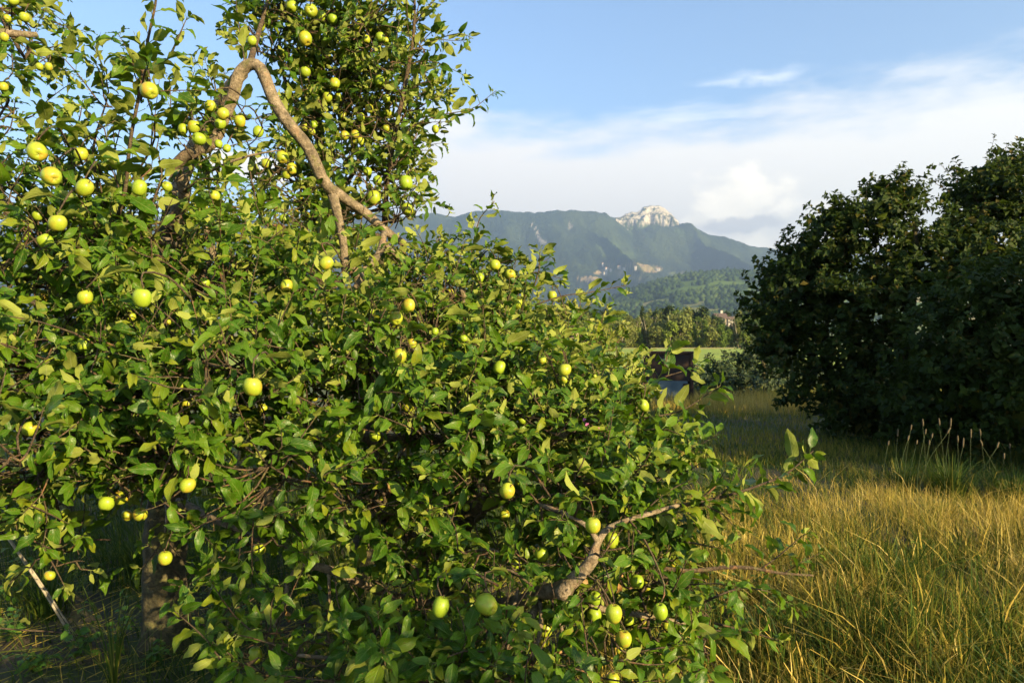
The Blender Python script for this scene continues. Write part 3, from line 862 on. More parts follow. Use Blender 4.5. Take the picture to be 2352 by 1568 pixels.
# ------------------------------------------------------------------ trees along the far side of the meadow
def far_crown(seed, h, w, kind, nleaf=900):
    r_ = np.random.default_rng(seed)
    if kind == 'conifer':
        tt = r_.random(nleaf) ** 0.7
        z = h * (1 - tt * 0.94)
        rad = w * 0.5 * tt * (0.65 + 0.35 * np.abs(np.sin(z * 2.4)))
        a = r_.uniform(0, 2 * np.pi, nleaf)
        P = np.stack([rad * np.cos(a), rad * np.sin(a), z], -1)
    else:
        ncl = 22
        cz = r_.uniform(0.12, 0.95, ncl) * h
        cr = w * 0.36 * np.sqrt(np.clip(np.sin(np.pi * np.clip(cz / h + 0.05, 0, 1)), 0.12, 1))
        ca = r_.uniform(0, 2 * np.pi, ncl)
        C = np.stack([cr * np.cos(ca), cr * np.sin(ca), cz], -1)
        if kind == 'column':
            C[:, :2] *= 0.5
        k_ = r_.integers(0, ncl, nleaf)
        rs = w * r_.uniform(0.14, 0.24, ncl)
        q = unit(r_.normal(size=(nleaf, 3))) * (r_.random((nleaf, 1)) ** 0.4)
        P = C[k_] + q * rs[k_][:, None] * np.array([1, 1, 1.15])
    out = unit(P - np.array([0, 0, h * 0.5])) + r_.normal(size=(nleaf, 3)) * 0.5
    a = unit(r_.normal(size=(nleaf, 3)) + np.array([0, 0, -0.3]))
    M = frames(a, out, r_.uniform(0.45, 0.95, nleaf) * w / 6.2)
    return leaf_merge('crown', LEAF_FAR, M, P, r_.random(nleaf))
kinds = {}
for nm, h, w, kd, mi, nl in (('broadleaf', 10, 6.0, 'round', 0, 1100), ('willow', 9.5, 6.5, 'round', 1, 1300), ('oak', 10.5, 7.5, 'round', 2, 1200), ('alder', 8.5, 4.5, 'column', 0, 900),
                             ('birch', 9.5, 3.8, 'column', 1, 700), ('spruce', 12, 4.6, 'conifer', 2, 1000), ('young_tree', 6.5, 4.5, 'round', 3, 800)):
    kinds[nm] = [far_crown(hash((h, w, s)) % 9999, h, w, kd, int(nl * 2.1)) for s in range(2)]
    for me in kinds[nm]: me.materials.append(M_BGLEAF[mi])
def far_trunk(h, n_, s):
    r_ = np.random.default_rng(s)
    ps = []
    for k_ in range(n_):
        a = r_.uniform(0, 6.28)
        sp_ = 0.15 + 0.12 * n_
        ps.append(smooth_path([(0.2 * math.cos(a), 0.2 * math.sin(a), -0.4, 0.16), (sp_ * math.cos(a) * 1.5, sp_ * math.sin(a) * 1.5, h * .45, 0.11), (sp_ * math.cos(a) * 3, sp_ * math.sin(a) * 3, h * .85, 0.03)], 0.8))
    me = tubes_mesh('trunk', ps, 5)
    me.materials.append(M_FARBARK)
    return me
trunks = {1: [far_trunk(9, 1, 1), far_trunk(9, 1, 2)], 4: [far_trunk(9, 4, 3), far_trunk(9, 5, 4)]}
far_labels = {'broadleaf': 'mid green broadleaf tree in the row beyond the meadow', 'willow': 'pale olive willow in the row beyond the meadow', 'oak': 'dark broad oak in the wood beyond the meadow',
              'alder': 'slim green alder in the row beyond the meadow', 'birch': 'thin pale trunked birch in the row beyond the meadow', 'spruce': 'dark pointed spruce standing over the row beyond the meadow',
              'young_tree': 'low bright green young tree at the front of the row beyond the meadow'}
special = [(1475, 202, 'spruce', 1.0, 'dark spruce left of the two spruces standing over the row beyond the meadow'), (1533, 218, 'spruce', 0.92, 'dark spruce right of the two spruces standing over the row beyond the meadow'),
           (1561, 186, 'willow', 1.0, 'large round olive willow standing forward in the middle of the far row'),
           (1542, 184, 'young_tree', 1.0, None), (1450, 190, 'birch', 0.85, 'many stemmed pale birch at the left of the far row'), (1585, 188, 'young_tree', 0.9, None),
           (1518, 190, 'willow', 0.8, None), (1490, 190, 'birch', 1.0, None), (1697, 190, 'birch', 0.95, None), (1658, 192, 'alder', .75, None), (1640, 196, 'birch', .8, None)]
short_ = {'broadleaf': 'mid green tree', 'willow': 'pale olive willow', 'oak': 'dark broad oak', 'alder': 'slim green alder', 'birch': 'pale trunked birch', 'spruce': 'dark spruce', 'young_tree': 'low bright young tree'}
def where_(px, d):
    row_ = 'in front of the far row' if d < 195 else 'second in the far row' if d < 212 else 'rear of the far row' if d < 245 else 'behind the far row' if d < 300 else 'on the rise by the house'
    cols = ((1260, 'behind the inner apple boughs'), (1380, 'behind the outer apple leaves'), (1425, 'at its visible left end'), (1468, 'left of the two spruces'), (1505, 'beneath the left spruce'), (1540, 'beneath the right spruce'),
            (1580, 'beside the big round willow'), (1612, 'right of the big round willow'), (1640, 'left of the cream house'), (1668, 'below the cream house'), (1700, 'below the white barn'), (1745, 'at the plum tree edge'), (9999, 'behind the plum tree'))
    return row_ + ', ' + next(c_ for e_, c_ in cols if px < e_)
def place_far(px, d, kd, s, lab=None, gname='trees beyond the meadow'):
    lab = lab or short_[kd] + ' ' + where_(px, d)
    x_ = (px - 1176) / F * d
    z_ = float(ground_z(np.array(x_), np.array(d)))
    root = empty('far_tree' if kd not in ('spruce', 'willow', 'birch') else kd + '_tree', (x_, d, z_))
    root.rotation_euler = (0, 0, rng.uniform(0, 6.28))
    s2 = s * rng.uniform(0.93, 1.07)
    root.scale = (s2, s2, s2)
    tag(root, lab or far_labels[kd], 'tree', gname)
    link('crown', kinds[kd][rng.integers(0, 2)], root)
    link('trunk', trunks[4 if kd == 'birch' else 1][rng.integers(0, 2)], root)
for px, d, kd, s, lab in special: place_far(px, d, kd, s, lab)
names_ = ['broadleaf', 'willow', 'oak', 'alder', 'birch', 'young_tree']
for row, (d0, n_, x0, x1, wts, smin, smax) in enumerate(((188, 30, 1190, 1760, (.3, .3, 0, .2, .05, .15), .62, .82), (198, 28, 1150, 1800, (.3, .2, .2, .2, .1, 0), .8, 1.02), (222, 26, 1150, 1830, (.35, .05, .5, .1, 0, 0), .95, 1.12),
                                                    (262, 20, 1200, 1850, (.5, .1, .3, 0, 0, .1), .85, 1.1), (352, 9, 1560, 1860, (.5, .1, .2, 0, 0, .2), 1.0, 1.25))):
    for k_ in range(n_):
        px = x0 + (x1 - x0) * (k_ + rng.uniform(.2, .8)) / n_
        kd = rng.choice(names_, p=np.array(wts) / sum(wts))
        s = rng.uniform(smin, smax)
        if 1636 < px < 1700 and d0 < 330:
            s *= 0.72
        gl = None
        place_far(px, d0 + rng.uniform(-4, 6), kd, s, gl)
# ------------------------------------------------------------------ rusty steel container
M_RUST = simple('rusty_steel', (0.035, 0.022, 0.015), 0.8, 0.2, scale=6, col2=(0.06, 0.030, 0.016), bump=0.004)
M_RUSTD = simple('dark_rusty_steel', (0.022, 0.018, 0.018), 0.75, 0.3, scale=4, col2=(0.05, 0.028, 0.018), bump=0.004)
M_BLUE = simple('weathered_blue_steel', (0.10, 0.15, 0.18), 0.5, 0.1, scale=3, col2=(0.06, 0.10, 0.13), bump=0.003)
CX, CY = at(1537, 0, 19)[0], 19.0
ct = empty('metal_container', (CX, CY, 0))
ct.rotation_euler = (0, 0, R(-14))
tag(ct, 'open topped rusty metal container standing on the grass before the meadow', 'container')
w, dp, h = 1.16, 1.15, 1.30
MB().box((0, -dp / 2 + .02, h * .5 + .30), (w, .04, h - .62)).box((0, -dp / 2 - .005, h * .5 + .30), (w * .1, .03, h - .66)).build('front_panel', M_RUSTD, ct, bevel=.004)
MB().box((0, dp / 2 - .02, h * .5), (w, .04, h)).build('back_panel', M_RUST, ct, bevel=.004)
for sx_ in (-1, 1):
    MB().box((sx_ * (w / 2 - .02), 0, h * .5), (.04, dp - .09, h - .02)).build('side_panel', M_RUST, ct, bevel=.004)
    MB().box((sx_ * (w / 2 - .01), -dp / 2 + .01, h * .5), (.075, .075, h + .01)).build('corner_post', M_RUSTD, ct, bevel=.006)
    MB().box((sx_ * (w / 2 - .01), dp / 2 - .01, h * .5), (.075, .075, h + .01)).build('corner_post', M_RUSTD, ct, bevel=.006)
MB().box((-.03, -dp / 2 - .03, .31), (w - .16, .04, .62)).build('lower_panel', M_BLUE, ct, bevel=.006)
MB().box((w / 2 - .14, -dp / 2 - .065, .30), (.16, .03, .52)).build('brace', M_RUSTD, ct, bevel=.004)
for y_ in (-dp / 2, dp / 2):
    MB().box((0, y_, h + .02), (w + .06, .07, .05)).build('rim', M_RUST, ct, bevel=.006)
for x_ in (-w / 2, w / 2):
    MB().box((x_, 0, h + .018), (.07, dp - .08, .045)).build('rim', M_RUST, ct, bevel=.006)
for x_ in (-w / 2 + .02, -w / 2 + .12):
    MB().box((x_, -dp / 2, h + .09), (.035, .05, .11)).box((x_, -dp / 2, h + .145), (.06, .06, .035)).build('lug', M_RUSTD, ct, bevel=.004)
MB().box((0, 0, .06), (w - .1, dp - .12, .06)).build('floor_plate', M_RUSTD, ct)

# ------------------------------------------------------------------ crowns built from shoots
class Crown:
    def __init__(s, name, label, cat, base, lf, mat, L=(0.055, 0.095), pale=0.0):
        s.root = empty(name, tuple(base))
        tag(s.root, label, cat)
        s.base = np.array(base, float)
        s.P, s.A, s.N, s.L = [], [], [], []
        s.tw = []
        s.skel = []
        s.lf, s.mat, s.Lr = lf, mat, L
        s.dense, s.big, s.flip, s.far = 1.0, 1.0, 0.22, False
    def limb(s, pts, name='branch', mat=None, px=True, sides=9, rough=0.12, step=0.05, label=None):
        """pts: (px, py, depth, radius) rows"""
        if px:
            pts = [(*at(p[0], p[1], p[2]), p[3]) for p in pts]
        path = smooth_path(pts, step)
        wob = np.cumsum(rng.normal(0, 1, (len(path), 3)), 0) * 0.0
        nz = np.stack([fbm(np.arange(len(path)) * step * 4, np.zeros(len(path)) + k_ * 7 + len(s.skel), 2, 5) - 0.37 for k_ in range(3)], -1)
        path[:, :3] += nz * path[:, 3:4] * 1.0 + wob
        path[:, 3] *= 1 + 0.22 * (fbm(np.arange(len(path)) * step * 9, np.zeros(len(path)) + len(s.skel) * 3.3, 2, 11) - 0.37)
        s.skel.append(path)
        q = path.copy()
        q[:, :3] -= s.base
        o = link(name, tubes_mesh(name, [q], sides, rough), s.root, mat or M_BARK)
        if label: o['label'] = label
        return path
    def leaves(s, P, A, N, L):
        s.P.append(P); s.A.append(A); s.N.append(N); s.L.append(L)
    def shoot(s, path, spacing=0.022, L=None, start=0.15, up=0.35, rad=0.9, tip=5, droop=0.25, taper=True, face=None, keep_twig=True):
        """leafy shoot along path (n,4)"""
        P = path[:, :3]
        seg = np.linalg.norm(np.diff(P, axis=0), axis=1)
        cum_ = np.concatenate([[0], np.cumsum(seg)])
        tot = cum_[-1]
        n = max(3, int(tot * (1 - start) / spacing))
        tt = start + (1 - start) * (np.arange(n) + rng.uniform(-.3, .3, n)) / n
        tt = np.concatenate([np.clip(tt, 0, 1), np.ones(tip) * rng.uniform(.93, 1.0, tip)])
        n = len(tt)
        X = np.stack([np.interp(tt * tot, cum_, P[:, k_]) for k_ in range(3)], -1)
        T = unit(np.stack([np.interp(tt * tot, cum_, np.gradient(P[:, k_])) for k_ in range(3)], -1))
        phi = np.arange(n) * 2.4 + rng.uniform(0, 6.28) + rng.normal(0, .4, n)
        ref = np.cross(T, np.array([0.2, 0.3, 0.93]))
        ref = unit(ref)
        ref2 = np.cross(T, ref)
        radial = np.cos(phi)[:, None] * ref + np.sin(phi)[:, None] * ref2
        A = unit(T * 0.6 + radial * rad + np.array([0, 0, up]) + rng.normal(0, .22, (n, 3)))
        A = unit(A + np.array([0, 0, -1.0]) * (droop * rng.uniform(0, 1.9, n))[:, None])
        N = T * 0.5 + np.array([0, 0, 0.75]) + rng.normal(0, .5, (n, 3))
        if face is not None:
            N = N + np.asarray(face)
        fl = rng.random(n) < (s.flip if s.far else .05 + s.flip * smooth01(X[:, 2] + X[:, 0] * .25, .95, 1.9))
        N[fl] = -SUN * .9 + np.array([0, 0, .25]) + rng.normal(0, .35, (fl.sum(), 3))
        lo, hi = L or s.Lr
        Lh = rng.uniform(lo, hi, n) * rng.choice([1, 1, .8, .6], n)
        if taper:
            Lh *= np.where(tt > 0.9, 0.7, 1.0) * (1 - 0.15 * tt)
        s.leaves(X, A, N, Lh)
        if keep_twig: s.tw.append(path)
    def nodes(s):
        return np.vstack([p[::3] for p in s.skel])
    def blob(s, px, py, d, rx, ry, rz, cover=4.0, L=None, world=None, len_=(0.10, 0.30), droop=0.35, outup=0.45, nmin=4):
        c0 = at(px, py, d) if world is None else np.array([px, py, d], float)
        sx, sz_ = (rx * d / F, ry * d / F) if world is None else (rx, ry)
        if world is None:
            dd = d
        else:
            dd = max(1.0, py)
        L = tuple(q_ * s.big for q_ in (L or s.Lr))
        Lm = np.mean(L)
        leaf_area = Lm * Lm * 0.36
        nleaf = cover * s.dense * math.pi * sx * sz_ / leaf_area
        per = (len_[0] + len_[1]) / 2 / 0.024 + 6
        ns = max(nmin, int(nleaf / per))
        nd = s.nodes()
        # secondary wood reaching into the blob
        i0 = np.argmin(np.linalg.norm(nd[:, :3] - c0, axis=1))
        start = nd[i0]
        r0 = min(start[3] * 0.6, 0.014)
        mid = (start[:3] + c0) / 2 + rng.normal(0, .04, 3) + np.array([0, 0, -0.04])
        sec = smooth_path([(*start[:3], r0), (*mid, r0 * .8), (*c0, r0 * .5)], 0.06)
        inner = [sec]
        for k_ in range(5):
            q = unit(rng.normal(size=3)) * rng.uniform(.4, .75)
            e = c0 + q * np.array([sx, rz, sz_])
            b_ = sec[rng.integers(len(sec) // 2, len(sec))]
            inner.append(smooth_path([(*b_[:3], r0 * .55), (*((b_[:3] + e) / 2 + rng.normal(0, .02, 3)), r0 * .4), (*e, r0 * .25)], 0.05))
        s.tw += inner
        cand = np.vstack([p[::2] for p in inner])
        for k_ in range(ns):
            q = unit(rng.normal(size=3)) * rng.random() ** 0.42
            b_ = c0 + q * np.array([sx, rz, sz_])
            j = np.argmin(np.linalg.norm(cand[:, :3] - b_, axis=1))
            st = cand[j]
            outw = unit(q * np.array([1, 1, 1]) + rng.normal(0, .45, 3) + np.array([0, 0, outup]))
            ln = rng.uniform(*len_)
            e = b_ + outw * ln
            m1 = (st[:3] + b_) / 2 + np.array([0, 0, -0.015])
            rr = 0.0032
            conn = smooth_path([(*st[:3], rr * 1.3), (*m1, rr * 1.1), (*b_, rr)], 0.09)
            sh = smooth_path([(*b_, rr), (*(b_ + outw * ln * .5 + rng.normal(0, .012, 3)), rr * .8), (*e, rr * .4)], 0.07)
            if not s.far: s.tw.append(conn)
            s.shoot(sh, keep_twig=not s.far, L=L, start=0.0, droop=droop, face=q * 0.35 + SUN * 0.55)
    def cut(s, keep):
        s.P, s.A, s.N, s.L = [a[keep] for a in (s.P, s.A, s.N, s.L)]
    def finish(s, parts='hi', nparts=300, variants=None, clear=True, twig_name='twigs', twig_sides=4, leafmat=None):
        s.P, s.A, s.N, s.L = np.vstack(s.P), np.vstack(s.A), np.vstack(s.N), np.concatenate(s.L)
        C = s.P + unit(s.A) * s.L[:, None] * 0.6
        keep = C[:, 2] > 0.03
        if clear:
            ppx, ppy = proj(C)
            Lpx = .37 * s.L / np.maximum(C[:, 1], .5) * F
            for (ac, ar, mode) in CLEAR:
                ax, ay = proj(ac)
                rp = ar / ac[1] * F
                near = (np.hypot(ppx - ax, ppy - ay) < rp + Lpx) & (C[:, 1] < ac[1] + ar * .5) & (C[:, 1] > ac[1] - 1.6)
                keep &= ~(near & (rng.random(len(C)) < mode))
                v_ = C - ac
                al = v_ @ SUN
                perp = np.linalg.norm(v_ - al[:, None] * SUN, axis=1)
                keep &= ~((al > 0) & (al < 0.8) & (perp < ar * .9 + .25 * s.L) & (rng.random(len(C)) < mode * (.85 if (ax > 980 and ay > 1280) else .5)))
                keep &= ~(np.linalg.norm(v_, axis=1) < ar * 0.85)
            for (pp, mode, sun_) in CLEARP:
                near = np.zeros(len(C), bool)
                lit = np.zeros(len(C), bool)
                for q in pp:
                    ax, ay = proj(q[:3])
                    near |= (np.hypot(ppx - ax, ppy - ay) < q[3] / q[1] * F + Lpx * .8) & (C[:, 1] < q[1]) & (C[:, 1] > q[1] - 1.6)
                    if sun_:
                        v_ = C - q[:3]
                        al = v_ @ SUN
                        lit |= (al > 0) & (al < .6) & (np.linalg.norm(v_ - al[:, None] * SUN, axis=1) < q[3] + .25 * s.L)
                keep &= ~(near & (rng.random(len(C)) < mode))
                if sun_: keep &= ~(lit & (rng.random(len(C)) < sun_))
        s.cut(keep)
        n = len(s.P)
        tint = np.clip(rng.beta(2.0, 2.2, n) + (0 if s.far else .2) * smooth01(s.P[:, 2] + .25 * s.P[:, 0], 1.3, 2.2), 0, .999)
        M = frames(s.A, s.N, s.L)
        P = s.P - s.base
        C = s.P
        px_, py_ = proj(C)
        inf = (px_ > 0) & (px_ < 2352) & (py_ > 0) & (py_ < 1568) & (C[:, 1] > .3)
        order = np.argsort(-(s.L / np.maximum(C[:, 1], .3) + np.where(inf, 10, 0) - 0.012 * C[:, 1] * inf + rng.random(n) * 0.004))
        sel = order[:nparts] if nparts else order[:0]
        sel = sel[inf[sel]] if nparts else sel
        sets = {'hi': LEAF_HI, 'mid': LEAF_MID, 'lo': LEAF_LO}
        mat = leafmat or s.mat
        for i in sel:
            k_ = rng.integers(0, len(sets[parts]))
            o = bpy.data.objects.new('leaf', shared_leaf(parts, int(k_), mat))
            COL.objects.link(o)
            o.parent = s.root
            m4 = Matrix([list(M[i][0]) + [P[i][0]], list(M[i][1]) + [P[i][1]], list(M[i][2]) + [P[i][2]], [0, 0, 0, 1]])
            o.matrix_basis = m4
        rest = np.ones(n, bool)
        rest[sel] = False
        me = leaf_merge('foliage', variants or s.lf, M[rest], P[rest], tint[rest])
        fo = link('foliage', me, s.root, mat)
        fo['kind'] = 'stuff'
        if s.tw:
            tw = []
            for p in s.tw:
                q = p.copy()
                q[:, :3] -= s.base
                tw.append(q)
            o = link(twig_name, tubes_mesh('twigs', tw, twig_sides), s.root, M_TWIG)
            o['kind'] = 'stuff'
        return n

# ------------------------------------------------------------------ apples
def apple_mesh(seed):
    r_ = np.random.default_rng(seed)
    ns, nr = 20, 14
    el_ = r_.uniform(0.96, 1.14)
    sh = r_.uniform(0.02, 0.10)
    V = []
    for i in range(nr + 1):
        th = math.pi * i / nr
        for j in range(ns):
            ph = 2 * math.pi * j / ns
            r0 = math.sin(th) ** 0.86 * (1 + sh * math.cos(th))
            z = math.cos(th) * el_
            # dimples at both ends
            z -= 0.34 * math.exp(-(r0 / 0.26) ** 2) * (1 if th < math.pi / 2 else -0.75)
            lob = 1 + 0.045 * math.cos(5 * ph + 1) * max(0, -math.cos(th)) + 0.02 * math.cos(2 * ph + seed) + 0.012 * math.cos(3 * ph + seed)
            V.append((r0 * math.cos(ph) * lob, r0 * math.sin(ph) * lob, z + 0.03 * math.cos(5 * ph + 1) * max(0, -math.cos(th) - .3)))
    V = np.array(V)
    sk = r_.normal(0, .05, 2)
    V[:, 0] += sk[0] * V[:, 2]
    V[:, 1] += sk[1] * V[:, 2]
    Q = []
    for i in range(nr):
        for j in range(ns):
            j2 = (j + 1) % ns
            Q.append((i * ns + j, (i + 1) * ns + j, (i + 1) * ns + j2, i * ns + j2))
    me = mesh_np('apple_body', V, Q)
    me.materials.append(M_APPLE)
    return me
APPLE_ME = [apple_mesh(s) for s in range(6)]
stem_path = smooth_path([(0, 0, .62, .055), (.04, .02, .95, .045), (.14, .04, 1.28, .06)], .12)
STEM_ME = tubes_mesh('apple_stem', [stem_path], 6)
STEM_ME.materials.append(M_STEM)
cv, cf = [], []
for k_ in range(5):
    a = 2 * math.pi * k_ / 5
    b_ = len(cv)
    cv += [(.10 * math.cos(a - .5), .10 * math.sin(a - .5), -.72), (.10 * math.cos(a + .5), .10 * math.sin(a + .5), -.72), (.17 * math.cos(a), .17 * math.sin(a), -.93), (.03 * math.cos(a), .03 * math.sin(a), -.74)]
    cf += [(b_, b_ + 1, b_ + 2), (b_, b_ + 2, b_ + 3), (b_ + 1, b_ + 3, b_ + 2)]
CAL_ME = bpy.data.meshes.new('calyx')
CAL_ME.from_pydata(cv, [], cf)
CAL_ME.materials.append(M_CALYX)
CLEAR = []
CLEARP = []
SPURS = []
def add_apple(px, py, s, label, group=None, d=None, tilt=None, mode=0.9, dn=None):
    """s: apparent width in reference px"""
    if d is None:
        if py < 575 and px > 585:
            d = 4.25 - (s - 24) * 0.012
        elif px > 985 and py < 720:
            d = float(np.clip(0.064 * F / s, 3.2, 4.0))
        else:
            d = float(np.clip(0.060 * F / s, 2.2, 3.1))
    rad = s * d / F / 2 / 1.17
    c0 = at(px, py, d)
    o = bpy.data.objects.new('apple', APPLE_ME[rng.integers(0, 6)])
    COL.objects.link(o)
    o.location = tuple(c0)
    o.scale = (rad * rng.uniform(.94, 1.05), rad * rng.uniform(.94, 1.05), rad * rng.uniform(.92, 1.10))
    if tilt is None:
        tilt = (rng.normal(0.0, .35), rng.normal(0, .3))
    o.rotation_euler = (tilt[0], tilt[1], rng.uniform(0, 6.28))
    tag(o, label, 'apple', group)
    if s >= 20:
        for nm, me in (('stem', STEM_ME), ('calyx', CAL_ME)):
            c = link(nm, me, o)
    CLEAR.append((c0, rad, mode))
    top = c0 + np.array([rad * .1, 0, rad * 1.25])
    SPURS.append((top, d, px, py))
